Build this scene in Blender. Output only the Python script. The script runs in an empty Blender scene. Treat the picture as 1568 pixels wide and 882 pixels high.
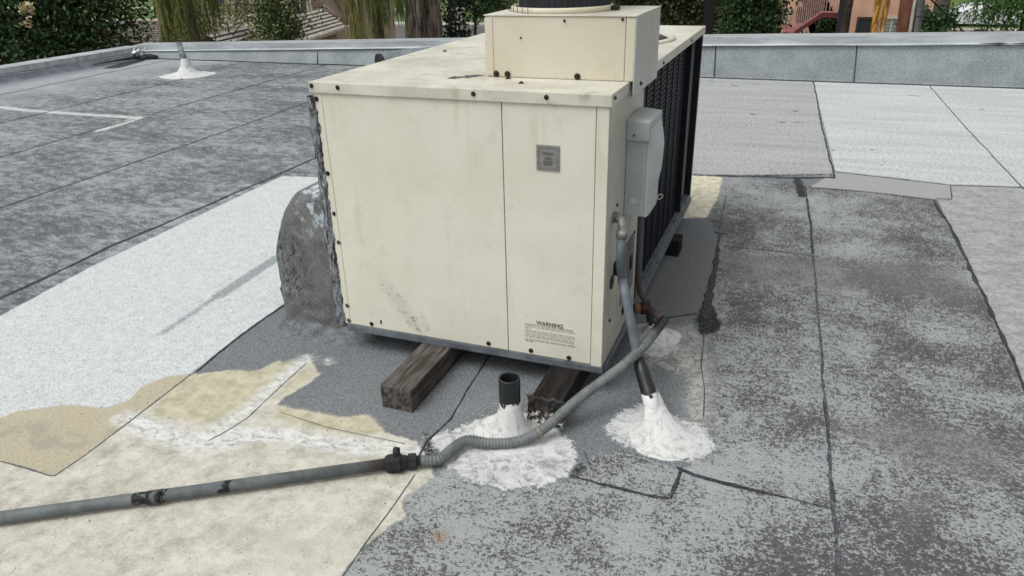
import bpy, bmesh, math, random
import numpy as np
from mathutils import Matrix, Vector, noise as mnoise
R = math.radians
random.seed(7); rng = np.random.default_rng(7)
scene = bpy.context.scene
col = scene.collection

# ------------------------------------------------------------------ camera
cam_data = bpy.data.cameras.new('camera'); cam = bpy.data.objects.new('camera', cam_data); col.objects.link(cam)
cam_data.sensor_width = 36; cam_data.lens = 25.895
cam_data.clip_start = 0.05; cam_data.clip_end = 1500
cam.matrix_world = Matrix([[0.93374, -0.13057, 0.33328, 1.73481], [0.35718, 0.40053, -0.8438, -2.38737], [-0.02331, 0.90693, 0.42063, 1.6], [0.0, 0.0, 0.0, 1.0]])
scene.camera = cam

# ------------------------------------------------------------------ sky, sun, exposure
SUN_EL, SUN_AZ = 60.0, 215.0       # degrees; azimuth measured clockwise from +y
world = bpy.data.worlds.new('World'); scene.world = world; world.use_nodes = True
wt = world.node_tree; bg = wt.nodes['Background']
sky = wt.nodes.new('ShaderNodeTexSky'); sky.sky_type = 'NISHITA'; sky.sun_disc = False
sky.sun_elevation = R(SUN_EL); sky.sun_rotation = R(SUN_AZ); sky.air_density = 1.0; sky.dust_density = 4.0
hs = wt.nodes.new('ShaderNodeHueSaturation'); hs.inputs['Saturation'].default_value = 0.04
wt.links.new(sky.outputs[0], hs.inputs['Color']); wt.links.new(hs.outputs[0], bg.inputs[0])
bg.inputs[1].default_value = 0.14
sl = bpy.data.lights.new('sun', 'SUN'); sl.energy = 1.0; sl.angle = R(35); sl.color = (1.0, 0.97, 0.93)
so = bpy.data.objects.new('sun', sl); col.objects.link(so)
sd = Vector((math.sin(R(SUN_AZ))*math.cos(R(SUN_EL)), math.cos(R(SUN_AZ))*math.cos(R(SUN_EL)), math.sin(R(SUN_EL))))
so.rotation_euler = sd.to_track_quat('Z', 'Y').to_euler()
scene.view_settings.view_transform = 'Standard'; scene.view_settings.look = 'None'
scene.view_settings.exposure = 0.24; scene.view_settings.gamma = 1.0

# ------------------------------------------------------------------ materials
def lin(c):
    r = []
    for v in c[:3]:
        v = v/255.0
        r.append(v/12.92 if v <= .04045 else ((v+.055)/1.055)**2.4)
    return tuple(r)+(1.0,)

class NT:
    def __init__(s, name, rough=0.8, metal=0.0, spec=0.3):
        s.m = bpy.data.materials.new(name); s.m.use_nodes = True
        s.t = s.m.node_tree; s.b = s.t.nodes['Principled BSDF']
        s.b.inputs['Roughness'].default_value = rough; s.b.inputs['Metallic'].default_value = metal
        s.b.inputs['Specular IOR Level'].default_value = spec
        s.tc = s.t.nodes.new('ShaderNodeTexCoord'); s.P = s.tc.outputs['Object']
    def put(s, sock, v):
        if isinstance(v, bpy.types.NodeSocket): s.t.links.new(v, sock)
        elif isinstance(v, (int, float)) and sock.type in ('RGBA',): sock.default_value = (v, v, v, 1)
        else: sock.default_value = v
    def mapping(s, scale=(1,1,1), rot=(0,0,0), loc=(0,0,0), v=None):
        n = s.t.nodes.new('ShaderNodeMapping'); s.put(n.inputs['Vector'], v or s.P)
        n.inputs['Scale'].default_value = scale; n.inputs['Rotation'].default_value = rot; n.inputs['Location'].default_value = loc
        return n.outputs[0]
    def noise(s, scale, detail=3, rough=.6, v=None, dist=0.0):
        n = s.t.nodes.new('ShaderNodeTexNoise'); s.put(n.inputs['Vector'], v or s.P)
        n.inputs['Scale'].default_value = scale; n.inputs['Detail'].default_value = detail
        n.inputs['Roughness'].default_value = rough; n.inputs['Distortion'].default_value = dist
        return n.outputs['Fac']
    def voro(s, scale, v=None, feature='F1'):
        n = s.t.nodes.new('ShaderNodeTexVoronoi'); n.feature = feature; s.put(n.inputs['Vector'], v or s.P)
        n.inputs['Scale'].default_value = scale
        return n
    def math(s, op, a, b=0.0, clamp=False):
        n = s.t.nodes.new('ShaderNodeMath'); n.operation = op; n.use_clamp = clamp
        s.put(n.inputs[0], a); s.put(n.inputs[1], b); return n.outputs[0]
    def rng(s, v, a, b, c=0.0, d=1.0, smooth=True):
        n = s.t.nodes.new('ShaderNodeMapRange'); n.interpolation_type = 'SMOOTHSTEP' if smooth else 'LINEAR'
        s.put(n.inputs['Value'], v)
        for i, q in zip((1,2,3,4), (a,b,c,d)): n.inputs[i].default_value = q
        return n.outputs[0]
    def mix(s, f, a, b, mode='MIX'):
        n = s.t.nodes.new('ShaderNodeMix'); n.data_type = 'RGBA'; n.blend_type = mode
        s.put(n.inputs[0], f); s.put(n.inputs[6], a); s.put(n.inputs[7], b); return n.outputs[2]
    def sep(s, v=None):
        n = s.t.nodes.new('ShaderNodeSeparateXYZ'); s.put(n.inputs[0], v or s.P); return n.outputs
    def attr(s, name):
        n = s.t.nodes.new('ShaderNodeAttribute'); n.attribute_name = name; return n.outputs['Fac']
    def island(s):
        return s.t.nodes.new('ShaderNodeNewGeometry').outputs['Random Per Island']
    def color(s, c): s.put(s.b.inputs['Base Color'], c)
    def rough(s, c): s.put(s.b.inputs['Roughness'], c)
    def bump(s, h, strength=.3, dist=.003):
        n = s.t.nodes.new('ShaderNodeBump'); n.inputs['Strength'].default_value = strength; n.inputs['Distance'].default_value = dist
        s.put(n.inputs['Height'], h); s.t.links.new(n.outputs[0], s.b.inputs['Normal'])

def simple(name, c, c2=None, scale=8, rough=.7, metal=0, spec=.3, bump=0, bscale=80, bdist=.003, detail=4):
    n = NT(name, rough, metal, spec)
    if c2 is None: c2 = tuple(x*.82 for x in c)
    f = n.rng(n.noise(scale, detail, .65), .35, .65)
    n.color(n.mix(f, lin(c), lin(c2)))
    if bump: n.bump(n.noise(bscale, 3, .6), bump, bdist)
    return n.m

# ------------------------------------------------------------------ mesh helpers
def mesh_obj(name, verts, faces, mat, parent=None, smooth=False):
    me = bpy.data.meshes.new(name); me.from_pydata([tuple(v) for v in verts], [], [tuple(f) for f in faces]); me.update()
    if mat: me.materials.append(mat)
    if smooth: me.polygons.foreach_set('use_smooth', [True]*len(me.polygons))
    o = bpy.data.objects.new(name, me); col.objects.link(o)
    adopt(o, parent); return o
def adopt(o, parent):
    if parent is not None:
        o.parent = parent
        o.matrix_parent_inverse = world_of(parent).inverted()
def world_of(o):
    m = Matrix.LocRotScale(o.location, o.rotation_euler, o.scale)
    if o.parent: m = world_of(o.parent) @ o.matrix_parent_inverse @ m
    return m
def bm_obj(name, bm, mat, parent=None, smooth=False, bevel=0.0, seg=2):
    if bevel:
        bmesh.ops.bevel(bm, geom=list(bm.edges), offset=bevel, segments=seg, affect='EDGES', profile=.6)
    bmesh.ops.recalc_face_normals(bm, faces=bm.faces)
    me = bpy.data.meshes.new(name); bm.to_mesh(me); bm.free()
    if mat: me.materials.append(mat)
    if smooth: me.polygons.foreach_set('use_smooth', [True]*len(me.polygons))
    o = bpy.data.objects.new(name, me); col.objects.link(o); adopt(o, parent); return o
def bx(bm, x0, x1, y0, y1, z0, z1):
    v = [bm.verts.new(p) for p in ((x0,y0,z0),(x1,y0,z0),(x1,y1,z0),(x0,y1,z0),(x0,y0,z1),(x1,y0,z1),(x1,y1,z1),(x0,y1,z1))]
    for f in ((3,2,1,0),(4,5,6,7),(0,1,5,4),(1,2,6,5),(2,3,7,6),(3,0,4,7)): bm.faces.new([v[i] for i in f])
def box(name, x0, x1, y0, y1, z0, z1, mat, parent=None, bevel=.003):
    bm = bmesh.new(); bx(bm, x0, x1, y0, y1, z0, z1); return bm_obj(name, bm, mat, parent, bevel=bevel)
def boxes(name, lst, mat, parent=None, bevel=0):
    bm = bmesh.new()
    for b in lst: bx(bm, *b)
    return bm_obj(name, bm, mat, parent, bevel=bevel)
def catmull(pts, n=8):
    P = [Vector(p) for p in pts]; P = [P[0]*2-P[1]] + P + [P[-1]*2-P[-2]]; out = []
    for i in range(1, len(P)-2):
        for k in range(n):
            t = k/n; a, b, c, d = P[i-1], P[i], P[i+1], P[i+2]
            out.append(.5*((2*b)+(-a+c)*t+(2*a-5*b+4*c-d)*t*t+(-a+3*b-3*c+d)*t**3))
    out.append(P[-2]); return out
def tube_geo(path, rad, seg=16, cap=True):
    V, Fc = [], []; path = [Vector(p) for p in path]
    up = None
    for i, p in enumerate(path):
        t = (path[min(i+1, len(path)-1)] - path[max(i-1, 0)]).normalized()
        if up is None: up = t.orthogonal().normalized()
        up = (up - t*up.dot(t)).normalized(); w = t.cross(up)
        r = rad(i) if callable(rad) else rad
        for k in range(seg):
            a = 2*math.pi*k/seg; V.append(p + up*math.cos(a)*r + w*math.sin(a)*r)
    for i in range(len(path)-1):
        for k in range(seg):
            a = i*seg+k; b = i*seg+(k+1) % seg; Fc.append((a, b, b+seg, a+seg))
    if cap:
        Fc.append(tuple(range(seg))[::-1]); Fc.append(tuple(range((len(path)-1)*seg, len(path)*seg)))
    return V, Fc
def tube(name, path, rad, mat, parent=None, seg=16, cap=True, smooth=True):
    V, Fc = tube_geo(path, rad, seg, cap)
    o = mesh_obj(name, V, Fc, mat, parent, smooth)
    if smooth and cap:
        for p in o.data.polygons:
            if len(p.vertices) > 4: p.use_smooth = False
    return o
def lathe(name, prof, c, mat, parent=None, seg=32, smooth=True, jitter=None, lean=(0,0)):
    V, Fc = [], []
    for r, z in prof:
        for k in range(seg):
            a = 2*math.pi*k/seg; rr = r*(1+(jitter(a, r, z) if jitter else 0))
            V.append((c[0]+rr*math.cos(a)+lean[0]*z, c[1]+rr*math.sin(a)+lean[1]*z, c[2]+z))
    for i in range(len(prof)-1):
        for k in range(seg):
            a = i*seg+k; b = i*seg+(k+1) % seg; Fc.append((a, b, b+seg, a+seg))
    return mesh_obj(name, V, Fc, mat, parent, smooth)
def thing(name, label, cat, loc=(0,0,0), group=None):
    o = bpy.data.objects.new(name, None); col.objects.link(o); o.location = loc; o.empty_display_size = .1
    o['label'] = label; o['category'] = cat
    if group: o['group'] = group
    return o
def tag(o, label, cat, group=None):
    o['label'] = label; o['category'] = cat
    if group: o['group'] = group
    return o
def struct(o): o['kind'] = 'structure'; return o

# ------------------------------------------------------------------ the roof surface (one sheet, zones stored as signed distances)
def axis(lo, hi, dlo, dhi, fine, coarse):
    a = list(np.arange(lo, dlo, coarse)) + list(np.arange(dlo, dhi, fine)) + list(np.arange(dhi, hi+coarse, coarse))
    return np.array(a)
gx = axis(-9.02, 9.0, -2.2, 3.4, .02, .07); gy = axis(-4.0, 7.74, -1.8, 3.6, .02, .07)
gy[-1] = 7.78; gx[0] = -9.06
X, Y = np.meshgrid(gx, gy); NX, NY = len(gx), len(gy)
def seg_d(px, py, a, b):
    ax, ay = a[0], a[1]; dx, dy = b[0]-ax, b[1]-ay
    t = np.clip(((px-ax)*dx+(py-ay)*dy)/max(dx*dx+dy*dy, 1e-12), 0, 1)
    return np.hypot(px-ax-t*dx, py-ay-t*dy)
def poly_sd(pts):
    d = np.full(X.shape, 1e9); ins = np.zeros(X.shape, bool)
    for i in range(len(pts)):
        a, b = pts[i-1], pts[i]; d = np.minimum(d, seg_d(X, Y, a, b))
        c = ((a[1] > Y) != (b[1] > Y)); xx = (b[0]-a[0])*(Y-a[1])/((b[1]-a[1]) or 1e-12)+a[0]
        ins ^= c & (X < xx)
    return np.where(ins, -d, d)
def line_sd(pts, w):
    d = np.full(X.shape, 1e9)
    for i in range(len(pts)-1): d = np.minimum(d, seg_d(X, Y, pts[i], pts[i+1]))
    return d - w/2
def un(*a):
    r = a[0]
    for q in a[1:]: r = np.minimum(r, q)
    return r
Z = {}
Z['z_left'] = X + 1.62
Z['z_white'] = poly_sd([(-1.827, -0.273),(-1.922, 0.35),(-2.015, 2.228),(-1.321, 2.339),(-0.032, 0.209),(-0.562, 0.495),(-0.551, 0.157),(-0.532, -0.199),(-0.512, -0.402),(-0.563, -0.484),(-0.594, -0.588),(-0.566, -0.681),(-0.617, -0.746),(-0.776, -0.777),(-0.815, -0.882),(-0.918, -0.877),(-0.939, -0.933),(-1.182, -1.441),(-1.78, -1.127)])
Z['z_tan'] = poly_sd([(-0.512, -0.402),(-0.503, -0.521),(-0.481, -0.793),(-0.471, -0.963),(-0.475, -1.088),(-0.608, -1.083),(-0.731, -1.088),(-0.933, -1.572),(-1.433, -1.31),(-0.984, -0.9),(-0.96, -0.845),(-0.812, -0.746),(-0.647, -0.718),(-0.603, -0.645),(-0.633, -0.55),(-0.594, -0.452)])
Z['z_cream'] = poly_sd([(-0.475, -1.088),(-0.481, -0.793),(-0.508, -0.406),(-0.367, -0.319),(-0.261, -0.295),(-0.227, -0.181),(-0.159, -0.209),(-0.112, -0.124),(0.01, -0.225),(0.01, -0.299),(-0.021, -0.417),(-0.016, -0.478),(0.13, -0.47),(0.273, -0.466),(0.358, -0.414),(0.47, -0.494),(0.609, -0.504),(0.688, -0.567),(0.752, -0.651),(0.734, -0.744),(0.703, -0.788),(0.756, -0.855),(0.719, -0.948),(0.701, -1.019),(0.696, -1.201),(0.854, -1.679),(-0.999, -2.199),(-0.966, -1.555),(-0.731, -1.088),(-0.608, -1.083)])
Z['z_yel'] = un(poly_sd([(-0.482, -0.584),(-0.5, -0.414),(-0.367, -0.319),(-0.261, -0.295),(-0.186, -0.172),(-0.127, -0.17),(-0.151, -0.421),(-0.139, -0.608),(-0.219, -0.658),(-0.426, -0.707)]), poly_sd([(-0.026, -0.398),(-0.01, -0.242),(0.01, -0.225),(-0.084, -0.184),(-0.063, -0.391)]), poly_sd([(-0.016, -0.478),(0.13, -0.47),(0.273, -0.466),(0.358, -0.414),(0.47, -0.494),(0.418, -0.537),(0.264, -0.557),(0.027, -0.551)]))
Z['z_wash'] = un(line_sd([(-0.123, -0.128),(-0.123, -0.281),(-0.11, -0.432),(-0.106, -0.574),(-0.131, -0.672)], .06), line_sd([(-0.523, -0.741),(-0.365, -0.753),(-0.177, -0.772),(-0.076, -0.683),(0.123, -0.639),(0.332, -0.616),(0.55, -0.58),(0.668, -0.558)], .085), line_sd([(-0.412, -0.769),(-0.126, -0.795),(0.02, -0.692)], .08), line_sd([(-0.029, -0.119),(-0.003, -0.134)], .02))
Z['z_mottle'] = un(poly_sd([(0.696, -1.201),(0.701, -1.019),(0.719, -0.948),(0.756, -0.855),(0.703, -0.788),(0.752, -0.651),(0.786, -0.596),(0.998, -0.648),(1.184, -0.535),(1.21, -0.389),(1.328, -0.309),(1.516, -0.355),(1.619, -0.246),(1.591, -0.012),(1.553, 0.161),(1.558, 0.372),(1.474, 0.71),(1.44, 1.148),(1.381, 1.936),(1.284, 2.187),(1.239, 3.201),(1.872, 3.11),(2.657, 3.005),(2.69, 1.555),(2.686, 0.549),(2.681, -0.466),(2.477, -1.214),(1.056, -1.738)]))
Z['z_dark'] = un(poly_sd([(1.196, 0.831),(1.155, 1.728),(1.377, 1.911),(1.43, 1.229),(1.437, 0.837),(1.337, 0.733)]), poly_sd([(1.442, 1.659),(1.893, 1.682),(2.422, 1.822),(2.634, 1.778),(2.652, 1.31),(2.376, 1.333),(1.93, 1.307),(1.488, 1.248)]), poly_sd([(2.028, 0.074),(2.273, 0.223),(2.592, 0.169),(2.515, -0.041),(2.243, -0.101)]), poly_sd([(2.199, -0.284),(2.278, -0.224),(2.291, -0.342),(2.214, -0.413)]))
Z['z_right'] = poly_sd([(2.673, 3.01),(2.798, 3.386),(3.258, 3.475),(6.46, 3.506),(3.912, -0.236),(2.713, -0.455),(2.697, -0.028),(2.685, 0.563),(2.682, 1.504)])
Z['z_far'] = poly_sd([(1.849, 7.629),(2.046, 3.546),(2.796, 3.402),(3.258, 3.475),(6.46, 3.506),(9.5,7.9),(1.84,7.9)])
Z['z_far_left'] = poly_sd([(-.3,7.9),(1.84,7.9),(1.849, 7.629),(2.04, 3.4),(1.456, 3.264),(1.034, 3.177),(-.3,3.2)])
Z['z_strip'] = poly_sd([(1.873, 3.078),(2.046, 3.528),(2.796, 3.402),(2.763, 3.052),(2.659, 3.02)])
Z['z_cream_far'] = poly_sd([(0.929, 3.221),(1.258, 3.206),(1.286, 2.681),(1.269, 2.209),(1.029, 2.109)])
Z['z_mound'] = un(poly_sd([(0.724, -0.558),(0.711, -0.381),(0.778, -0.292),(0.848, -0.268),(0.926, -0.268),(1.051, -0.263),(1.142, -0.335),(1.178, -0.4),(1.178, -0.502),(1.11, -0.585),(0.995, -0.642),(0.865, -0.636),(0.774, -0.596)]), poly_sd([(1.22, -0.205),(1.252, -0.084),(1.322, -0.005),(1.466, -0.055),(1.57, -0.084),(1.617, -0.189),(1.599, -0.253),(1.507, -0.304),(1.398, -0.316),(1.272, -0.27)]), poly_sd([(0.619, -0.484),(0.692, -0.396),(0.733, -0.428),(0.741, -0.552),(0.697, -0.59)]), poly_sd([(1.232, 0.499),(1.332, 0.584),(1.382, 0.457),(1.316, 0.358),(1.242, 0.38)]), line_sd([(-7.35,3.75),(-6.6,3.67),(-5.0,3.69)], .11), line_sd([(-5.0,3.69),(-4.9,3.1)], .12), line_sd([(-4.97,3.75),(-5.05,4.3)], .03))
Z['z_dirty'] = un(poly_sd([(1.212, 0.524),(1.291, 0.649),(1.41, 0.688),(1.471, 0.579),(1.494, 0.35),(1.418, 0.243),(1.272, 0.303)]), line_sd([(1.47, 0.427),(1.505, 0.145),(1.546, -0.027)], .09), line_sd([(1.522, -0.079),(1.563, -0.266)], .05), poly_sd([(0.786, -0.596),(0.655, -0.582),(0.681, -0.534),(0.768, -0.504)]), poly_sd([(-0.444, 0.092),(-0.465, 0.171),(-0.387, 0.091),(-0.39, 0.055)]))
Z['z_smudge'] = un(line_sd([(-0.907, -0.165),(-0.927, 0.085),(-0.945, 0.319)], .03), line_sd([(-0.939, 0.263),(-0.96, 0.573),(-0.975, 0.795),(-0.984, 0.931)], .075))
Z['z_tarstain'] = un(poly_sd([(1.427, 0.907),(1.465, 0.95),(1.526, 0.741),(1.513, 0.657),(1.45, 0.61),(1.404, 0.769)]), line_sd([(1.037, 3.16),(1.276, 3.175),(1.594, 3.305),(2.027, 3.449)], .035), line_sd([(1.779, 3.288),(1.826, 2.843)], .06), line_sd([(1.203, -0.447),(1.195, -0.496)], .03), line_sd([(-10.72, 9.742),(-8.8,7.3),(-8.6,6.7)], .3), poly_sd([(0.615, -0.444),(0.707, -0.525),(0.716, -0.583),(0.649, -0.546)]))
Z['z_leftwall'] = X + 7.9
Z['z_backwall'] = 7.35 - Y
Z['z_rust'] = poly_sd([(0.846, -0.906),(0.88, -0.877),(0.925, -0.89),(0.903, -0.925)])

rm = NT('roof_surface', .92, 0, .2)
sx, sy, sz = rm.sep()
fine = rm.noise(260, 2, .6); grain = rm.noise(90, 4, .75); mid = rm.noise(18, 6, .7); big = rm.noise(2.4, 5, .6)
edge = rm.noise(26, 5, .75); edge2 = rm.noise(7, 3, .6)
strk = rm.noise(9, 12, .82, rm.mapping(scale=(.75, 1.35, 1), rot=(0,0,R(20))))
bigs = rm.noise(1.1, 4, .6, rm.mapping(scale=(.6, 1.4, 1), rot=(0,0,R(20)), loc=(3,1,0)))
br = rm.noise(26, 9, .78, rm.mapping(scale=(.8, 1.4, 1), rot=(0,0,R(15))), .5)
cell = rm.voro(125).outputs['Color']; cell = rm.sep(cell)[0]
cell2 = rm.sep(rm.voro(300).outputs['Color'])[0]
fleck = rm.noise(85, 6, .85)
curl = rm.noise(11, 10, .8, None, 2.2)
fsp = rm.noise(38, 8, .92)
def mask(name, w=.006, amp=.03, e=None):
    s = rm.math('ADD', rm.attr(name), rm.math('MULTIPLY', rm.math('SUBTRACT', e or edge, .5), amp*2))
    return rm.rng(s, w, -w)
def tone(f, a, b, lo=.35, hi=.65): return rm.mix(rm.rng(f, lo, hi), lin(a), lin(b))
gmix = rm.math('ADD', rm.math('MULTIPLY', fine, .5), rm.math('MULTIPLY', grain, .5))
# plain weathered cap sheet
c = tone(rm.math('ADD', rm.math('MULTIPLY', gmix, .8), rm.math('MULTIPLY', cell2, .2)), (84,88,91), (142,147,150), .36, .66)
c = rm.mix(rm.rng(big, .35, .7, 0, .35), c, lin((98,101,104)))
# left field: streaky
sm = rm.math('ADD', rm.math('MULTIPLY', strk, .66), rm.math('MULTIPLY', rm.noise(38, 6, .8, rm.mapping(scale=(.6, 1.5, 1), rot=(0,0,R(20)))), .34))
sm = rm.math('ADD', sm, rm.math('MULTIPLY', rm.math('SUBTRACT', bigs, .5), .28))
sm = rm.math('ADD', sm, rm.math('MULTIPLY', rm.math('SUBTRACT', rm.math('ADD', rm.math('MULTIPLY', cell, .5), rm.math('MULTIPLY', cell2, .5)), .5), .10))
cl = tone(sm, (80,83,87), (164,170,172), .425, .59)
cl = rm.mix(rm.rng(gmix, .36, .64, 0, .35), cl, lin((104,109,112)))
cl = rm.mix(rm.rng(rm.attr('z_leftwall'), 1.4, -.9, 0, .75), cl, lin((160,166,172)))
cl = rm.mix(rm.rng(rm.attr('z_leftwall'), -.55, -.95, 0, .8), cl, lin((118,122,129)))
c = rm.mix(mask('z_left', .004, .006), c, cl)
# worn granules on the right and in front
cov = rm.rng(rm.noise(1.7, 7, .72), .34, .66, -.085, .085, smooth=False)
fl2 = rm.noise(34, 6, .8, rm.mapping(scale=(.8, 1.3, 1)))
rightness = rm.rng(sx, .9, 2.3, .006, -.03)
mt = rm.math('ADD', rm.math('ADD', rm.math('MULTIPLY', fleck, .6), rm.math('MULTIPLY', fl2, .4)), rm.math('ADD', cov, rightness))
mt = rm.math('ADD', mt, rm.math('MULTIPLY', rm.math('SUBTRACT', rm.math('ADD', rm.math('MULTIPLY', cell, .55), rm.math('MULTIPLY', cell2, .45)), .5), .17))
cm = tone(mt, (72,72,72), (166,170,171), .456, .508)
cm = rm.mix(rm.rng(cell, .0, 1.0, 0, .22), cm, lin((60,61,62)))
cm = rm.mix(rm.rng(fine, .3, .7, 0, .30), cm, lin((112,114,117)))
c = rm.mix(mask('z_mottle', .015, .05), c, cm)
c = rm.mix(rm.math('MULTIPLY', mask('z_dark', .07, .12, edge2), .5), c, tone(gmix, (92,91,89), (122,120,117)))
c = rm.mix(mask('z_right', .003, .004), c, tone(rm.math('ADD', rm.math('MULTIPLY', fsp, .6), rm.math('MULTIPLY', strk, .4)), (118,119,121), (176,177,177), .40, .60))
c = rm.mix(mask('z_cream_far', .01, .02), c, tone(mid, (186,180,155), (222,217,200)))
wr = rm.noise(1.6, 4, .55, rm.mapping(scale=(.5, 3.2, 1), rot=(0,0,R(-4))))
c = rm.mix(mask('z_far_left', .003, .004), c, tone(rm.math('ADD', rm.math('MULTIPLY', fsp, .88), rm.math('MULTIPLY', wr, .12)), (132,135,136), (180,182,182), .42, .58))
cf = tone(rm.math('ADD', rm.math('MULTIPLY', fsp, .85), rm.math('MULTIPLY', wr, .15)), (152,159,159), (203,208,207), .42, .58)
cf = rm.mix(rm.rng(fleck, .5, .64, 0, .3), cf, lin((132,138,140)))
c = rm.mix(mask('z_far', .003, .004), c, cf)
c = rm.mix(mask('z_strip', .003, .004), c, tone(gmix, (136,137,138), (168,168,169)))
# coatings
wc = tone(rm.math('ADD', rm.math('ADD', rm.math('MULTIPLY', fine, .4), rm.math('MULTIPLY', cell2, .15)), rm.math('ADD', rm.math('MULTIPLY', fleck, .25), rm.math('MULTIPLY', mid, .2))), (154,159,161), (206,210,211), .38, .56)
wc = rm.mix(rm.rng(big, .5, .75, 0, .35), wc, lin((176,182,184)))
wc = rm.mix(rm.rng(cell, .86, .95, 0, .5), wc, lin((140,146,148)))
c = rm.mix(mask('z_white', .006, .014), c, wc)
c = rm.mix(rm.math('MULTIPLY', mask('z_smudge', .014, .03), rm.rng(fleck, .36, .60, .95, .45)), c, lin((104,116,117)))
c = rm.mix(mask('z_cream', .006, .022), c, rm.mix(rm.rng(rm.math('ADD', rm.math('MULTIPLY', fleck, .5), rm.math('MULTIPLY', fine, .5)), .50, .66, 0, .75), tone(rm.math('ADD', rm.math('ADD', rm.math('MULTIPLY', mid, .3), rm.math('MULTIPLY', fleck, .35)), rm.math('ADD', rm.math('MULTIPLY', edge2, .2), rm.math('MULTIPLY', fine, .15))), (156,152,138), (208,206,196), .40, .58), lin((142,139,126))))
c = rm.mix(rm.math('MULTIPLY', rm.rng(rm.attr('z_cream'), 0, -.02), rm.rng(big, .50, .66, 0, .55)), c, lin((188,188,180)))
c = rm.mix(rm.math('MULTIPLY', mask('z_yel', .02, .03), .85), c, tone(mid, (164,159,134), (192,187,163)))
c = rm.mix(mask('z_tan', .006, .010), c, rm.mix(rm.rng(edge2, .5, .68, 0, .6), tone(gmix, (154,148,128), (190,182,160)), lin((150,145,133))))
c = rm.mix(rm.math('MULTIPLY', mask('z_wash', .03, .05), .85), c, tone(br, (158,157,153), (214,216,215), .38, .56))
c = rm.mix(rm.math('MULTIPLY', mask('z_dirty', .04, .06), .75), c, tone(rm.math('ADD', rm.math('MULTIPLY', curl, .5), rm.math('MULTIPLY', fleck, .5)), (96,95,92), (192,190,185), .42, .56))
splat = rm.noise(52, 4, .7)
c = rm.mix(rm.math('MULTIPLY', mask('z_mound', .006, .055, splat), rm.rng(rm.math('ADD', rm.math('MULTIPLY', curl, .6), rm.math('MULTIPLY', fleck, .4)), .40, .50, .35, 1)), c, tone(rm.math('ADD', rm.math('MULTIPLY', curl, .75), rm.math('MULTIPLY', fine, .25)), (156,158,158), (202,205,204), .38, .58))
c = rm.mix(rm.math('MULTIPLY', mask('z_tarstain', .012, .05), rm.rng(fleck, .40, .5, .35, 1)), c, lin((34,36,38)))
c = rm.mix(rm.math('MULTIPLY', mask('z_rust', .02, .03), .5), c, lin((140,110,70)))
c = rm.mix(rm.rng(rm.noise(55, 2, .5, rm.mapping(loc=(9,4,0))), .70, .74, 0, .8), c, lin((64,66,70)))
rm.color(c)
hsum = rm.math('ADD', rm.math('MULTIPLY', fine, .5), rm.math('ADD', grain, rm.math('MULTIPLY', mid, 1.2)))
hsum = rm.math('MULTIPLY', hsum, rm.math('SUBTRACT', 1.0, rm.math('MULTIPLY', rm.rng(rm.attr('z_white'), .01, -.01), .65)))
for k_, a_, e_ in (('z_white', .014, edge), ('z_tan', .010, edge), ('z_cream', .022, edge), ('z_mound', .055, splat), ('z_strip', .004, edge), ('z_far', .004, edge)):
    hsum = rm.math('ADD', hsum, rm.math('MULTIPLY', mask(k_, .005, a_, e_), .8))
rm.bump(hsum, .5, .006)

# slight real unevenness of the sheets (kept below zero so trim laid on the roof is never buried)
def uneven(x, y): return 0.0
V = np.stack([X.ravel(), Y.ravel(), np.zeros(X.size)], 1)
idx = np.arange(NX*NY).reshape(NY, NX)
Fq = np.stack([idx[:-1,:-1].ravel(), idx[:-1,1:].ravel(), idx[1:,1:].ravel(), idx[1:,:-1].ravel()], 1)
me = bpy.data.meshes.new('roof'); me.vertices.add(len(V)); me.vertices.foreach_set('co', V.ravel().astype(np.float32))
me.loops.add(Fq.size); me.loops.foreach_set('vertex_index', Fq.ravel().astype(np.int32))
me.polygons.add(len(Fq)); me.polygons.foreach_set('loop_start', np.arange(0, Fq.size, 4, dtype=np.int32))
me.update(calc_edges=True)
for k, v in Z.items():
    a = me.attributes.new(k, 'FLOAT', 'POINT'); a.data.foreach_set('value', v.ravel().astype(np.float32))
me.materials.append(rm.m)
roof = struct(bpy.data.objects.new('roof', me)); col.objects.link(roof)

stucco = simple('stucco', (170,160,145), (150,142,128), 3, .9, bump=.3)
box('roof_edge', -9.3, 9.1, -4.1, 8.05, -3.6, -.03, stucco, roof, 0)

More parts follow.
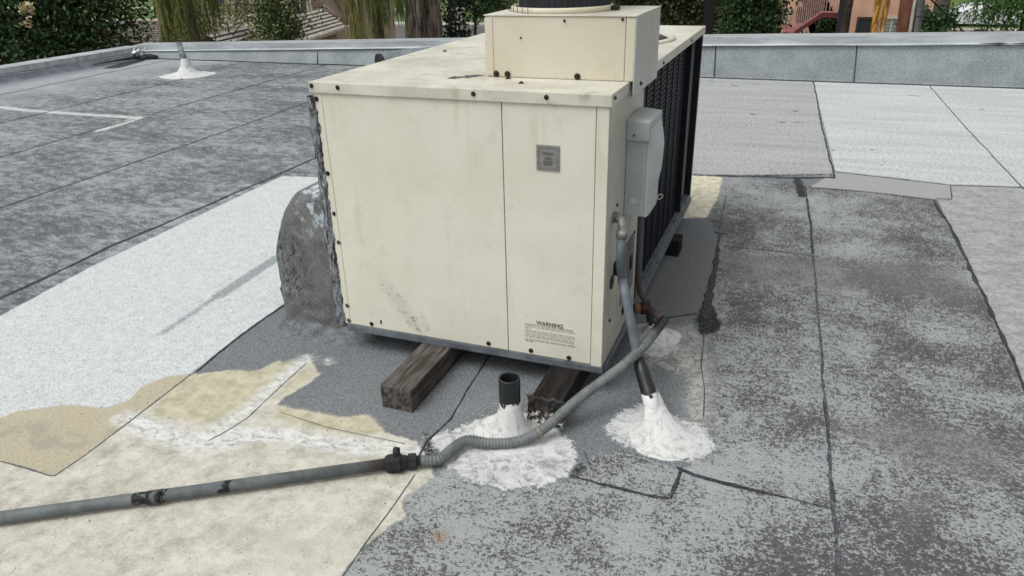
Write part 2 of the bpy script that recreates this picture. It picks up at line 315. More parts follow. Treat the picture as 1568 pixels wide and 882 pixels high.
# black tar beads along the sheet edges
tar_m = NT('tar', .75, 0, .3)
tar_m.color(tar_m.mix(tar_m.rng(tar_m.noise(120, 4, .7), .4, .7), lin((36,38,42)), lin((82,84,88)))); tar_m.bump(tar_m.noise(140, 3, .6), .6, .003); tar_m = tar_m.m
edge_m = NT('sheet_edge', .9, 0, .2)
edge_m.color(edge_m.mix(edge_m.rng(edge_m.noise(60, 4, .7), .4, .65), lin((62,64,69)), lin((104,108,113)))); edge_m = edge_m.m
wrinkle_m = simple('wrinkle_dirt', (150,156,156), (166,171,171), 20, .9)
def bead(pts, w0, w1=None, h=.004, mat=None, name='tar_seam', jit=.55):
    w1 = w0 if w1 is None else w1
    P = [Vector((p[0], p[1], 0)) for p in pts]; L = [0]
    for i in range(len(P)-1): L.append(L[-1]+(P[i+1]-P[i]).length)
    step = .02 if L[-1] < 3.5 else .05
    n = max(3, int(L[-1]/step)); V, Fc = [], []
    sd_ = random.random()*100
    for i in range(n+1):
        s = L[-1]*i/n; k = 0
        while k < len(P)-2 and L[k+1] < s: k += 1
        t = (s-L[k])/max(1e-9, L[k+1]-L[k]); p = P[k].lerp(P[k+1], t); d = (P[k+1]-P[k]).normalized(); nrm = Vector((-d.y, d.x, 0))
        w = (w0+(w1-w0)*i/n)*(1+jit*(mnoise.noise(Vector((s*14, sd_, 0)))*1.6))
        off = mnoise.noise(Vector((s*3, sd_, 5)))*w0*.6 + mnoise.noise(Vector((s*30, sd_, 8)))*w0*.25
        w = max(w, w0*.12)
        if i in (0, n): w *= .3
        for q, hh in ((-.5, -.002), (-.3, h), (.3, h*.9), (.5, -.002)):
            v = p + nrm*(q*w+off); V.append((v.x, v.y, hh))
    for i in range(n):
        for q in range(3):
            a = i*4+q; Fc.append((a, a+1, a+5, a+4))
    return mesh_obj(name, V, Fc, mat or tar_m, roof)
EM = edge_m
bead([(-2.0,-.35),(-2.07,.6),(-2.07,2.9),(-2.1,7.7)], .026, mat=tar_m)
bead([(-1.7,-.43),(-2.35,-1.6)], .02)
bead([(-3.42,-3),(-3.49,1.44),(-3.54,2.75),(-3.66,4.81),(-3.75,7.72)], .024, h=.003)
bead([(-4.8,-3),(-4.87,1.99),(-4.95,2.85),(-4.99,3.62)], .026, h=.003)
bead([(-5.02,3.9),(-5.14,5.88),(-5.25,7.72)], .026, h=.003)
bead([(-6.1,-3),(-6.29,3.04),(-6.52,5.96),(-6.6,6.05)], .028, h=.003)
bead([(-6.66,6.5),(-6.85,7.72)], .028, h=.003)
bead([(-7.8,-3),(-8.04,4.35),(-8.34,7.69)], .028, h=.003)
bead([(-0.549, 0.432),(-0.546, 0.152),(-0.524, -0.209),(-0.502, -0.382)], .012, .010)
bead([(-0.508, -0.406),(-0.499, -0.525),(-0.477, -0.796),(-0.468, -0.966),(-0.472, -1.09),(-0.605, -1.086),(-0.727, -1.091)], .0045, mat=EM, h=.002)
bead([(0.69, -0.669),(0.699, -0.844),(0.698, -0.999),(0.704, -1.134),(0.713, -1.286)], .005, mat=EM, h=.002)
bead([(-0.097, -0.166),(-0.087, -0.359),(-0.068, -0.584),(-0.087, -0.687),(-0.11, -0.753)], .004, mat=EM, h=.002)
bead([(0.029, -0.514),(0.253, -0.539),(0.418, -0.537),(0.576, -0.531)], .003, mat=EM, h=.002)
bead([(0.625, 0.142),(0.634, -0.007),(0.643, -0.16),(0.666, -0.34),(0.656, -0.421),(0.646, -0.491),(0.659, -0.581)], .010, .006)
bead([(1.384, 1.948),(1.408, 1.617),(1.43, 1.079),(1.449, 0.77)], .018, .050)
bead([(1.464, 0.654),(1.492, 0.349),(1.533, 0.154),(1.548, -0.027)], .006, .004, mat=EM)
bead([(1.348, 1.96),(1.412, 1.934)], .03)
bead([(1.426, 1.738),(1.685, 1.746),(1.91, 1.737)], .009, mat=EM)
bead([(1.842, 3.085),(1.884, 2.31),(1.909, 1.757)], .014, .02)
bead([(1.909, 1.757),(1.938, 1.075),(1.966, 0.303)], .013, mat=EM)
bead([(1.966, 0.303),(1.986, -0.191),(1.991, -0.357),(1.999, -0.445),(2.003, -0.685),(2.018, -1.1)], .013, mat=EM)
bead([(1.966, 0.254),(1.979, -0.044)], .008); bead([(1.988, -0.243),(1.993, -0.362)], .010)
bead([(1.873, 3.062),(2.254, 3.064),(2.657, 3.005)], .014)
bead([(2.657, 3.005),(2.677, 2.208),(2.69, 1.555),(2.692, 1.083),(2.69, 0.589),(2.697, -0.028),(2.702, -0.592)], .022)
bead([(1.84,7.68),(1.849, 7.629),(1.945, 5.193),(2.007, 3.97),(2.039, 3.364)], .016)
bead([(1.459, 3.229),(1.734, 3.274),(2.044, 3.383)], .05, .06, h=.003)
bead([(1.037, 3.16),(1.272, 3.21),(1.458, 3.247)], .03, .02, h=.003)
bead([(2.046, 3.528),(2.447, 3.467),(2.796, 3.402)], .016, mat=EM); bead([(2.361, 3.476),(2.552, 3.446)], .022)
bead([(2.796, 3.402),(2.763, 3.052),(2.66, 3.035)], .008, mat=EM)
bead([(2.796, 3.402),(3.258, 3.475),(4.131, 3.538)], .012)
bead([(3.12,7.68),(3.17,5.5),(3.25,3.42)], .010, mat=EM)
bead([(1.187, -0.502),(1.277, -0.512),(1.375, -0.515),(1.46, -0.518),(1.514, -0.506),(1.516, -0.432),(1.518, -0.34)], .015, .012)
bead([(1.505, -0.345),(1.561, -0.368),(1.656, -0.379),(1.748, -0.381),(1.857, -0.382)], .020, .016)
bead([(1.857, -0.382),(1.934, -0.386),(1.991, -0.388)], .006, mat=EM)
bead([(1.233, 0.705),(1.317, 0.761),(1.41, 0.828)], .012, .009)
bead([(1.377, 1.911),(1.354, 2.275),(1.337, 2.696)], .006, mat=EM)
bead([(1.185, -0.359),(1.239, -0.452)], .004, mat=EM)
for q_ in ([(0.581, 7.442),(0.687, 7.365)], [(1.147, 7.323),(1.238, 7.343)], [(0.909, 7.22),(0.998, 7.098)], [(1.663, 5.748),(1.731, 5.8)], [(1.693, 5.215),(1.776, 5.207)], [(1.556, 5.209),(1.628, 5.198)], [(1.264, 5.512),(1.341, 5.499)], [(2.029, 4.216),(2.044, 4.198)], [(2.322, 4.321),(2.361, 4.309)], [(2.372, 3.812),(2.39, 3.817)], [(2.835, 6.966),(2.96, 6.916)], [(3.429, 6.299),(3.465, 6.275)]):
    bead(q_, .035, .02, h=.002, mat=EM)
for q_ in ([(1.885, 6.905),(2.232, 6.946),(2.897, 6.941),(3.944, 6.962)], [(1.969, 6.141),(2.401, 6.213),(3.071, 6.242),(3.807, 6.263)], [(2.003, 5.15),(2.409, 5.202),(2.945, 5.181),(3.592, 5.174)], [(2.021, 4.544),(2.375, 4.568),(2.78, 4.609)]):
    bead(q_, .02, .012, h=.0015, mat=wrinkle_m, name='sheet_wrinkle')
bead([(-0.079, 0.06),(-0.238, 0.086),(-0.317, 0.046)], .006, mat=EM)

# ------------------------------------------------------------------ parapets
sheet_m = NT('parapet_sheet', .9, 0, .2)
f1 = sheet_m.math('ADD', sheet_m.math('MULTIPLY', sheet_m.noise(70, 5, .85), .75), sheet_m.math('MULTIPLY', sheet_m.noise(3, 5, .6), .25))
sheet_m.color(sheet_m.mix(sheet_m.rng(f1, .38, .62), lin((112,119,123)), lin((156,163,166)))); sheet_m.bump(sheet_m.noise(120, 3, .6), .3, .003); sheet_m = sheet_m.m
cop_m = NT('coping_metal', .45, .35, .4)
cop_m.color(cop_m.mix(cop_m.rng(cop_m.noise(2.5, 6, .7, cop_m.mapping(scale=(.4,3,3))), .38, .62), lin((160,166,170)), lin((190,196,199)))); cop_m.bump(cop_m.noise(6, 4, .6), .15, .01); cop_m = cop_m.m
def wall_top(x): return float(np.interp(x, [-9.3,-8.84,-5.25,-2.8,.52,2.17,3.97,9.1], [.20,.21,.322,.395,.487,.525,.572,.70]))
back = thing('parapet_wall', 'long low parapet behind the unit, grey sheet face rising to the right under metal coping', 'parapet', (0,7.9,0))
def loft_x(name, xs, prof, mat, parent):      # prof(x) -> list of (y,z)
    V, Fc = [], []
    for x in xs:
        pr = prof(x); V += [(x, y, z) for y, z in pr]
    m = len(pr)
    for i in range(len(xs)-1):
        for k in range(m):
            a = i*m+k; b = i*m+(k+1) % m; Fc.append((a, b, b+m, a+m))
    Fc.append(tuple(range(m))); Fc.append(tuple(range((len(xs)-1)*m, len(xs)*m))[::-1])
    o = mesh_obj(name, V, Fc, mat, parent)
    b = bmesh.new(); b.from_mesh(o.data); bmesh.ops.recalc_face_normals(b, faces=b.faces); b.to_mesh(o.data); b.free(); return o
xs = [x*.3 for x in range(-31, 31)]
def wob(x, k): return mnoise.noise(Vector((x*.9, k, 0)))*.008
loft_x('wall_face', xs, lambda x: [(7.66,-.01),(7.70,.02),(7.79+wob(x,1),wall_top(x)-.06),(8.02,wall_top(x)-.06),(8.02,-.01)], sheet_m, back)
loft_x('coping', [-9.26,-9.0]+xs[1:], lambda x: [(7.762+wob(x,3),wall_top(x)-.102+wob(x,2)),(7.738+wob(x,3),wall_top(x)-.098+wob(x,2)),(7.772+wob(x,3),wall_top(x)-.080),(7.775,wall_top(x)+wob(x,5)*.7),(8.06,wall_top(x)+.01),(8.06,wall_top(x)-.09)], cop_m, back)
for x in (-5.45, .62, 2.28):
    tube('sheet_joint', [(x+.03,7.655,0),(x+.02,7.69,.03),(x,7.78,wall_top(x)-.10)], .007, tar_m, back, 6)
tube('sheet_joint', [(x,7.66+wob(x,9),.004+abs(wob(x,7))) for x in [i*.2-8.8 for i in range(89)]], .010, tar_m, back, 6)
tube('coping_tear', [(4.0+.12*i,7.768,wall_top(4+.12*i)-.03+wob(i*2.0,11)) for i in range(14)], .008, tar_m, back, 5)
tube('coping_tear', [(3.55+.1*i,7.757,wall_top(3.5+.1*i)-.092+wob(i*3.0,12)) for i in range(14)], lambda i: .006+.006*((i*7) % 3), tar_m, back, 5)
def ltop(y): return .183 + .001*y
left = thing('parapet_wall', 'low parapet along the left roof edge with pale metal coping in front of the dark trees', 'parapet', (-9.15,2,0))
ys = [y*.3-4.0 for y in range(0, 40)]
def loft_y(name, ys, prof, mat, parent):
    V, Fc = [], []
    for y in ys:
        pr = prof(y); V += [(x, y, z) for x, z in pr]
    m = len(pr)
    for i in range(len(ys)-1):
        for k in range(m):
            a = i*m+k; b = i*m+(k+1) % m; Fc.append((a, b, b+m, a+m))
    Fc.append(tuple(range(m))); Fc.append(tuple(range((len(ys)-1)*m, len(ys)*m))[::-1])
    o = mesh_obj(name, V, Fc, mat, parent)
    b = bmesh.new(); b.from_mesh(o.data); bmesh.ops.recalc_face_normals(b, faces=b.faces); b.to_mesh(o.data); b.free(); return o
loft_y('wall_face', ys, lambda y: [(-8.86,-.01),(-8.93,.015),(-9.05+wob(y,1),ltop(y)-.05),(-9.25,ltop(y)-.05),(-9.25,-.01)], simple('upstand', (100,105,113), (124,129,137), 5, .9, bump=.3), left)
loft_y('coping', ys, lambda y: [(-9.03,ltop(y)-.104),(-9.000+wob(y,3),ltop(y)-.10+wob(y,2)),(-9.022,ltop(y)-.085),(-9.035,ltop(y)+wob(y,5)*.7),(-9.32,ltop(y)+.008),(-9.32,ltop(y)-.10)], cop_m, left)
crump_m = simple('bent_metal', (205,208,212), (120,126,135), 18, .4, .6, bump=.4, bscale=20, bdist=.02)
V, Fc = [], []
for i in range(9):
    for j in range(7):
        u, v = i/8, j/6
        V.append((-8.98+.22*u+.03*mnoise.noise(Vector((u*6,v*6,1))), 7.58-.1*math.sin(u*3.0)-.09*math.sin(v*3.1)+.05*mnoise.noise(Vector((u*7,v*7,4))), .03+.17*v+.03*mnoise.noise(Vector((u*5,v*5,9)))))
for i in range(8):
    for j in range(6): a = i*7+j; Fc.append((a, a+7, a+8, a+1))
o = mesh_obj('corner_flashing', V, Fc, crump_m, back); mo = o.modifiers.new('s', 'SOLIDIFY'); mo.thickness = .006
lump = NT('black_mastic', .6, 0, .4); lump.color(lump.mix(lump.rng(lump.noise(60, 4, .7), .4, .65), lin((28,29,33)), lin((60,62,66)))); lump.bump(lump.noise(50, 4, .7), .8, .006); black_mastic = lump.m
V = [(-9.442, 7.64), (-9.351, 7.826), (-9.246, 8.019), (-8.736, 7.776), (-8.359, 7.293), (-8.72, 7.455), (-8.857, 7.349)]
tube('mastic', [(-8.93,6.6,.045),(-8.92,6.95,.05),(-8.9,7.25,.05),(-8.88,7.5,.05),(-8.72,7.6,.05),(-8.6,7.63,.04)], lambda i: [.006,.012,.02,.035,.045,.02][i], black_mastic, back, 8)

# ------------------------------------------------------------------ HVAC unit
W, L, T, B0 = 1.152, 2.228, 1.158, .130
def cream(name, c1=(214,213,198), c2=(207,205,189), scuffs=(), dirt=.4, rust=False):
    n = NT(name, .42, 0, .4)
    f = n.rng(n.noise(3.2, 6, .65), .36, .66)
    c = n.mix(f, lin(c1), lin(c2))
    c = n.mix(n.rng(n.noise(9, 5, .7, n.mapping(loc=(3,7,1))), .60, .74, 0, dirt), c, lin((150,146,126)))
    c = n.mix(n.rng(n.noise(1.7, 3, .6, n.mapping(scale=(5,5,1.0), loc=(1,2,9))), .60, .72, 0, dirt*.8), c, lin((170,165,140)))
    c = n.mix(n.rng(n.noise(70, 2, .5, n.mapping(loc=(5,5,5))), .73, .77, 0, .8), c, lin((90,84,72)))
    for (sx0, sz0, ang, ln, wd, amt) in scuffs:     # oblong scratched areas on the front sheet
        v = n.mapping(loc=(0,0,0), v=n.P); s = n.sep(v)
        ca, sa = math.cos(ang), math.sin(ang)
        dx = n.math('SUBTRACT', s[0], sx0); dz = n.math('SUBTRACT', s[2], sz0)
        u = n.math('ADD', n.math('MULTIPLY', dx, ca), n.math('MULTIPLY', dz, sa)); w = n.math('SUBTRACT', n.math('MULTIPLY', dz, ca), n.math('MULTIPLY', dx, sa))
        m1 = n.rng(n.math('ABSOLUTE', u), ln, ln*.3); m2 = n.rng(n.math('ABSOLUTE', w), wd, wd*.2)
        tx = n.noise(60, 5, .75, n.mapping(scale=(.5,1,1.0), rot=(0,-ang,0)))
        c = n.mix(n.math('MULTIPLY', n.math('MULTIPLY', m1, m2), n.rng(tx, .54, .62, 0, amt)), c, lin((66,60,52)))
        c = n.mix(n.math('MULTIPLY', n.math('MULTIPLY', m1, m2), .28*amt), c, lin((160,158,146)))
    if rust:
        s = n.sep(); st = n.noise(6, 4, .6, n.mapping(scale=(1,5,.4)))
        m = n.math('MULTIPLY', n.rng(st, .50, .62), n.rng(s[2], .5, .3)); m = n.math('MULTIPLY', m, n.rng(s[1], .45, .15))
        c = n.mix(n.math('MULTIPLY', m, .45), c, lin((140,98,58)))
    dr = n.noise(7, 5, .7, n.mapping(scale=(6, 6, .22), loc=(7,3,2)))
    c = n.mix(n.rng(dr, .58, .76, 0, dirt*.7), c, lin((168,163,142)))
    c = n.mix(n.rng(n.noise(5, 9, .8, n.mapping(loc=(8,1,4))), .54, .62, 0, dirt*.55), c, lin((176,172,154)))
    n.color(c); n.rough(n.rng(n.noise(4, 5, .7), .3, .7, .34, .6)); n.bump(n.noise(2.0, 3, .5), .28, .03); return n.m
CR = cream('cream_paint', scuffs=[(.30,.25,R(-52),.20,.05,.8),(.36,.17,R(-60),.07,.014,1.0),(.40,.20,R(-75),.07,.02,.6),(.35,.46,R(80),.22,.04,.10)])
CRp = cream('cream_paint_post', dirt=.3)
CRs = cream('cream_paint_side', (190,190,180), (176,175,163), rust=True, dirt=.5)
CRl = cream('cream_paint_lid', (208,207,194), (186,184,170), dirt=.8)
CRb = cream('cream_paint_box', (206,201,183), (200,193,172), dirt=.25)
steel = simple('galvanised_steel', (128,134,140), (100,106,112), 12, .5, .5, bump=.1)
gap_m = simple('gap_shadow_metal', (60,58,50), None, 8, .9)
screw_m = simple('rusty_screw', (70,58,48), (44,40,38), 60, .6, .5)
navy = simple('coil_black', (26,30,40), (17,20,28), 14, .55, .3)
navy2 = simple('grille_black', (38,43,54), (27,31,40), 14, .5, .3)

unit = thing('air_conditioner', 'large cream packaged rooftop air conditioner with dark coil side, standing on timber sleepers', 'air conditioner', (W/2, L/2, .10))
# inner carcass (dark) so that seams are real gaps
boxes('inner_cabinet', [(.006, W-.006, .006, .566, B0+.002, T-.042), (.012, W-.27, .568, L-.014, B0+.002, T-.042)], gap_m, unit, 0)
box('left_panel', .001, .7685, 0, .010, B0, T-.036, CR, unit, .002)
box('access_panel', .7715, 1.1075, 0, .010, B0, T-.036, CR, unit, .002)
bm = bmesh.new(); bx(bm, 1.1095, W, -.001, .010, B0-.006, T-.036); bm_obj('corner_post', bm, CRp, unit, bevel=.002)
box('panel_flange', .032, .036, -.0022, .001, B0+.01, T-.05, CRp, unit, .0005)
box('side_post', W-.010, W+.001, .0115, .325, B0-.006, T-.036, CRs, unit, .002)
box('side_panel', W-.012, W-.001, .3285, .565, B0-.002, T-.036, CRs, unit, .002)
box('left_side_panel', -.001, .010, .0115, L-.04, B0, T-.036, CR, unit, .002)
box('rear_panel', .001, W-.012, L-.012, L, B0, T-.036, CR, unit, .002)
# lid with folded rim
LID = .009
bm = bmesh.new(); bx(bm, -LID, W+LID, -LID, L+LID, T-.040, T)
bmesh.ops.bevel(bm, geom=[e for e in bm.edges if all(v.co.z > T-.01 for v in e.verts)], offset=.004, segments=2, affect='EDGES', profile=.6)
lid = bm_obj('lid', bm, CRl, unit)
tube('lid_scrape', [(.49,.165,T-.001),(.51,.175,T-.001),(.535,.205,T-.002),(.55,.20,T-.001),(.575,.245,T-.0015),(.60,.262,T-.002)], lambda i: [.004,.010,.007,.012,.008,.003][i], simple('bare_scrape', (120,120,118), (80,80,80), 40, .8), unit, 6)
for (u, v, r) in ((733,114,.007),(726,116,.011),(745,111,.005),(888,134,.012)):
    pass
boxes('base_rail', [(.02, W+.004, -.004, .03, .098, B0-.003), (.02, .05, .03, L, .098, B0-.003), (W-.03, W+.010, .03, L, .092, B0-.008), (.02, W, L-.03, L, .098, B0-.003)], steel, unit, .002)
# black coil side with grille
coil = box('condenser_coil', W-.05, W-.035, .57, L-.30, B0, T-.04, navy, unit, 0)
bars = [(W-.034, W-.030, .57, 1.84, z, z+.004) for z in np.arange(B0+.02, T-.05, .022)]
bars += [(W-.030, W-.024, y, y+.004, B0, T-.045) for y in np.arange(.60, 1.84, .16)]
boxes('grille', bars, navy2, unit)
box('grille_frame', W-.030, W-.002, .568, .60, B0, T-.042, navy, unit, .002)
box('grille_frame', W-.034, W-.004, 1.84, 1.87, B0, T-.042, navy, unit, .002)
box('coil_end', W-.25, W-.235, 1.87, L-.02, B0, T-.042, navy, unit, 0)
box('rear_post', W-.035, W+.001, L-.035, L+.001, B0-.02, T-.042, navy2, unit, .002)
box('lower_lip', W-.03, W+.003, .567, L-.04, B0-.006, B0+.018, steel, unit, .002)
box('access_plate', W+.0005, W+.004, .27, .50, .26, .50, simple('side_plate', (120,122,120), (96,98,98), 10, .6), unit, .001)
# screws
def screw(c, n, r=.0085, mat=screw_m, parent=unit):
    c = Vector(c); n = Vector(n); V, Fc = tube_geo([c-n*.001, c+n*.0015], r*1.15, 12); V2, F2 = tube_geo([c+n*.0014, c+n*.006], lambda i: r*(.72-.1*i), 6)
    k = len(V); return mesh_obj('screw', V+V2, Fc+[tuple(i+k for i in f) for f in F2], mat, parent)
for x, z in ((.019,.801),(.025,.633),(.029,.508),(.030,.217),(.029,.145),(.141,.146),(.684,.147),(.866,.147),(1.022,.143),(.012,1.092)): screw((x,-.0005,z), (0,-1,0))
for x in (.119,.67,.937,.004): screw((x,-LID,T-.018 if x > .01 else T-.016), (0,-1,0), .0075)
for y, z in ((.03,1.145),(.9,1.137),(1.7,1.14)): screw((W+LID,y,z-.004), (1,0,0), .007)
for y, z in ((.155,.73),(.15,.48),(.33,1.10),(.45,.60),(.5,.50),(.44,.38),(.1,.28),(.55,1.09)): screw((W+.001 if y < .325 else W,y,z), (1,0,0), .007)
for x, y in ((.127,.895),(.713,.215),(.795,.132),(.45,.75)): screw((x,y,T), (0,0,1), .010)
box('scar', .185, .193, -.0015, .0005, .155, .172, screw_m, unit, .001)
# mastic smeared down the left front edge
V, Fc = [], []; n = 150
smear = NT('old_mastic', .85, 0, .2)
c = smear.mix(smear.rng(smear.noise(35, 6, .75, smear.mapping(scale=(1.6,1,.45))), .42, .58), lin((52,54,58)), lin((138,142,146)))
c = smear.mix(smear.rng(smear.noise(22, 4, .7, smear.mapping(scale=(1.6,1,.5), loc=(4,4,4))), .58, .64), c, lin((196,196,186)))
smear.color(c); smear.bump(smear.noise(45, 5, .7), 1.0, .012); old_mastic = smear.m
for i in range(n+1):
    z = .12+i*(1.10-.12)/n; a = mnoise.noise(Vector((z*22, 0, 0))); b = mnoise.noise(Vector((z*55, 3, 0))); d = mnoise.noise(Vector((z*9, 8, 0)))
    wr_ = .006 + .010*max(0, a+.35) + .006*b
    wl = .036 + .009*a + .007*d + (.006 if z < .6 else 0)
    for x, y in ((wr_, -.0002), (wr_*.6, -.0035-.003*abs(b)), (0, -.0065-.003*b), (-wl*.5, -.006-.005*a), (-wl, .008+.004*b), (-wl*.8, .030), (0, .034)):
        V.append((x+ .002*mnoise.noise(Vector((z*90, x*200, 0))), y, z))
for i in range(n):
    for k in range(6): a = i*7+k; Fc.append((a, a+1, a+8, a+7))
mesh_obj('mastic_smear', V, Fc, old_mastic, unit, True)
# badge plate, embossed
bd = box('badge', .897, .982, -.004, -.0005, .885, .976, simple('badge_grey', (142,142,138), (126,126,122), 20, .5, .2), unit, .0015)
bl = []
for zz, wd in ((.948,.040),(.930,.022),(.918,.034),(.909,.030)):
    x = .94-wd/2
    while x < .94+wd/2: q = random.uniform(.003,.007); bl.append((x, min(x+q,.94+wd/2), -.0052, -.0038, zz-.004, zz+.003)); x += q+.0015
bl += [(.905,.974,-.005,-.0038,.893,.8945),(.905,.974,-.005,-.0038,.966,.9675),(.905,.9065,-.005,-.0038,.893,.967),(.9725,.974,-.005,-.0038,.893,.967)]
boxes('badge_print', bl, simple('badge_dark', (112,112,108), None, 20, .5), bd)
# printed warning text
ink = simple('black_ink', (66,64,60), (88,86,80), 120, .7)
ink2 = simple('faded_ink', (122,120,108), (150,148,132), 200, .7)
def text(body, x, y, z, size, mat, parent, name, rot=(R(90),0,0), bold=0):
    cu = bpy.data.curves.new(name, 'FONT'); cu.body = body; cu.size = size; cu.extrude = .0003; cu.align_x = 'CENTER'; cu.offset = bold
    o = bpy.data.objects.new(name+'_tmp', cu); col.objects.link(o)
    dg = bpy.context.evaluated_depsgraph_get(); m = bpy.data.meshes.new_from_object(o.evaluated_get(dg)); bpy.data.objects.remove(o)
    m.transform(Matrix.LocRotScale(Vector((x,y,z)), __import__('mathutils').Euler(rot), Vector((1,1,1))))
    m.materials.clear(); m.materials.append(mat); q = bpy.data.objects.new(name, m); col.objects.link(q); adopt(q, parent); return q
text('WARNING', .944, -.0006, .2685, .0225, ink, unit, 'warning_heading', bold=.0005)
def small_print(lines, mat, name):
    b = []
    for z, x0, x1, d in lines:
        x = x0
        while x < x1-.004:
            wl = random.uniform(.010, .030); xe = min(x+wl, x1); q = x
            while q < xe: b.append((q, q+.0016, -.0008, -.0002, z-.0016*random.uniform(.7,1.2), z+.0018*random.uniform(.8,1.2))); q += .0026
            x = xe+.0045
    boxes(name, b, mat, unit)
small_print([(.2635,.842,1.045,0)], ink, 'warning_print')
small_print([(.2545,.842,1.045,0),(.246,.842,.868,0)], ink2, 'warning_print')
small_print([(.236,.842,1.045,0),(.2275,.846,1.045,0),(.2175,.842,1.043,0),(.209,.842,1.043,0)], ink2, 'warning_print')
small_print([(.196,.842,1.045,0),(.1885,.846,.878,0)], ink, 'warning_print')
# pipe stub, knock-outs and clamps on the side
def disc(name, c, r, mat, parent, n=(1,0,0), t=.003, ov=1.0):
    c = Vector(c); n = Vector(n); V, Fc = tube_geo([c-n*.001, c+n*t], r, 20)
    return mesh_obj(name, V, Fc, mat, parent)
blackm = simple('black_rubber', (30,31,34), (44,45,48), 30, .6)
disc('side_hole', (W+.001,.115,.436), .028, blackm, unit); disc('side_hole', (W,.34,.215), .026, blackm, unit)
box('pipe_clamp', W, W+.018, .135, .165, .455, .505, blackm, unit, .002); box('pipe_clamp', W, W+.01, .42, .45, .36, .42, blackm, unit, .002)

# plenum box with fan collar on top of the lid
pb = box('top_box', .617, 1.140, .245, .68, T+.001, 1.374, CRb, unit, .003)
box('corner_flange', 1.1415, 1.1725, .2445, .68, T+.001, 1.373, CRb, pb, .002)
box('corner_flange', .6145, .645, .2425, .2445, T+.006, 1.368, CRb, pb, .001)
box('side_skirt', 1.173, 1.1765, .244, .682, 1.106, 1.375, cream('cream_paint_skirt', (196,198,192), (184,186,180)), pb, .001)
box('roof_sheet', .611, 1.1775, .241, .686, 1.3745, 1.378, CRl, pb, .001)
for x in (.70,.97,.655): screw((x,.242,T+.012), (0,-1,0), .010, parent=pb)
for x, z in ((.613,1.34),(.613,1.30),(.613,1.20)): screw((.6145,.27,z), (-1,0,0), .009, parent=pb)
screw((1.177,.36,1.135), (1,0,0), .008, parent=pb); screw((.92,.2425,1.36), (0,-1,0), .004, parent=pb); screw((.755,.2425,1.30), (0,-1,0), .003, parent=pb); screw((1.128,.2425,1.366), (0,-1,0), .004, parent=pb)
FC = (.84,.475)
lathe('fan_collar', [(.186,0),(.194,.001),(.195,.015),(.190,.020),(.180,.018),(.180,0)], (FC[0],FC[1],1.378), CRb, unit, 48)
cage = []
Vc, Fcg = [], []
for k in range(20):
    a = R(95+155*k/19); p = (FC[0]+.205*math.cos(a), FC[1]+.205*math.sin(a))
    v, f = tube_geo([(p[0],p[1],1.380),(p[0],p[1],1.86)], .0013, 5); q = len(Vc); Vc += v; Fcg += [tuple(i+q for i in g) for g in f]
for z in np.arange(1.50, 1.87, .09):
    v, f = tube_geo([(FC[0]+.205*math.cos(a), FC[1]+.205*math.sin(a), z) for a in np.linspace(R(95), R(250), 25)], .0022, 5); q = len(Vc); Vc += v; Fcg += [tuple(i+q for i in g) for g in f]
mesh_obj('fan_guard', Vc, Fcg, simple('dark_wire', (66,58,56), (46,42,42), 30, .6, .3), unit)
V, Fc = [], []; S = 96
for i, z in enumerate((1.379, 1.80)):
    for k in range(S):
        a = 2*math.pi*k/S; r = .172+.003*(k % 2); V.append((FC[0]+.01+r*math.cos(a), FC[1]+r*math.sin(a), z))
for k in range(S): Fc.append((k, (k+1) % S, S+(k+1) % S, S+k))
Fc.append(tuple(range(S, 2*S)))
mesh_obj('fan_stack', V, Fc, simple('stack_grey', (52,54,60), (40,42,47), 12, .55, .3), unit)
box('guard_foot', FC[0]+.16, FC[0]+.22, FC[1]-.02, FC[1]+.02, 1.379, 1.395, screw_m, unit, .003)
# condenser fan opening at the far end of the lid
lathe('fan_ring', [(.285,.0),(.325,.0005),(.32,.010),(.300,.014),(.287,.010),(.283,-.01)], (.785,1.50,T), CRl, unit, 48)
lathe('fan_opening', [(.284,.004),(.25,.003),(.05,.004),(.001,.004)], (.785,1.50,T), gap_m, unit, 40)
V, Fc = [], []
for k in range(12):
    r = .04+.02*k; v, f = tube_geo([(.785+r*math.cos(a), 1.5+r*math.sin(a), T+.014) for a in np.linspace(0, 2*math.pi, 33)], .0025, 5); q = len(V); V += v; Fc += [tuple(i+q for i in g) for g in f]
mesh_obj('fan_grille', V, Fc, simple('grey_wire', (120,116,108), None, 20, .6), unit)

# ------------------------------------------------------------------ disconnect switch box
dgm = simple('switch_grey', (166,174,174), (154,162,163), 5, .45, 0, .4, bump=.05)
dgm2 = simple('switch_grey_cover', (182,190,190), (170,178,179), 5, .4, 0, .4)
sw = thing('switch_box', 'pale grey metal electrical disconnect box fixed on the right side of the air conditioner', 'switch box', (W+.04,.38,.65))
x0 = W+.002
body = box('body', x0, W+.078, .272, .50, .652, .955, dgm, sw, .003)
hd = bmesh.new(); bx(hd, x0, W+.086, .262, .505, .945, 1.022)
for v in hd.verts:
    if v.co.z > 1.0 and v.co.x > W+.05: v.co.z -= .008
bm_obj('hood', hd, dgm, sw, bevel=.003)
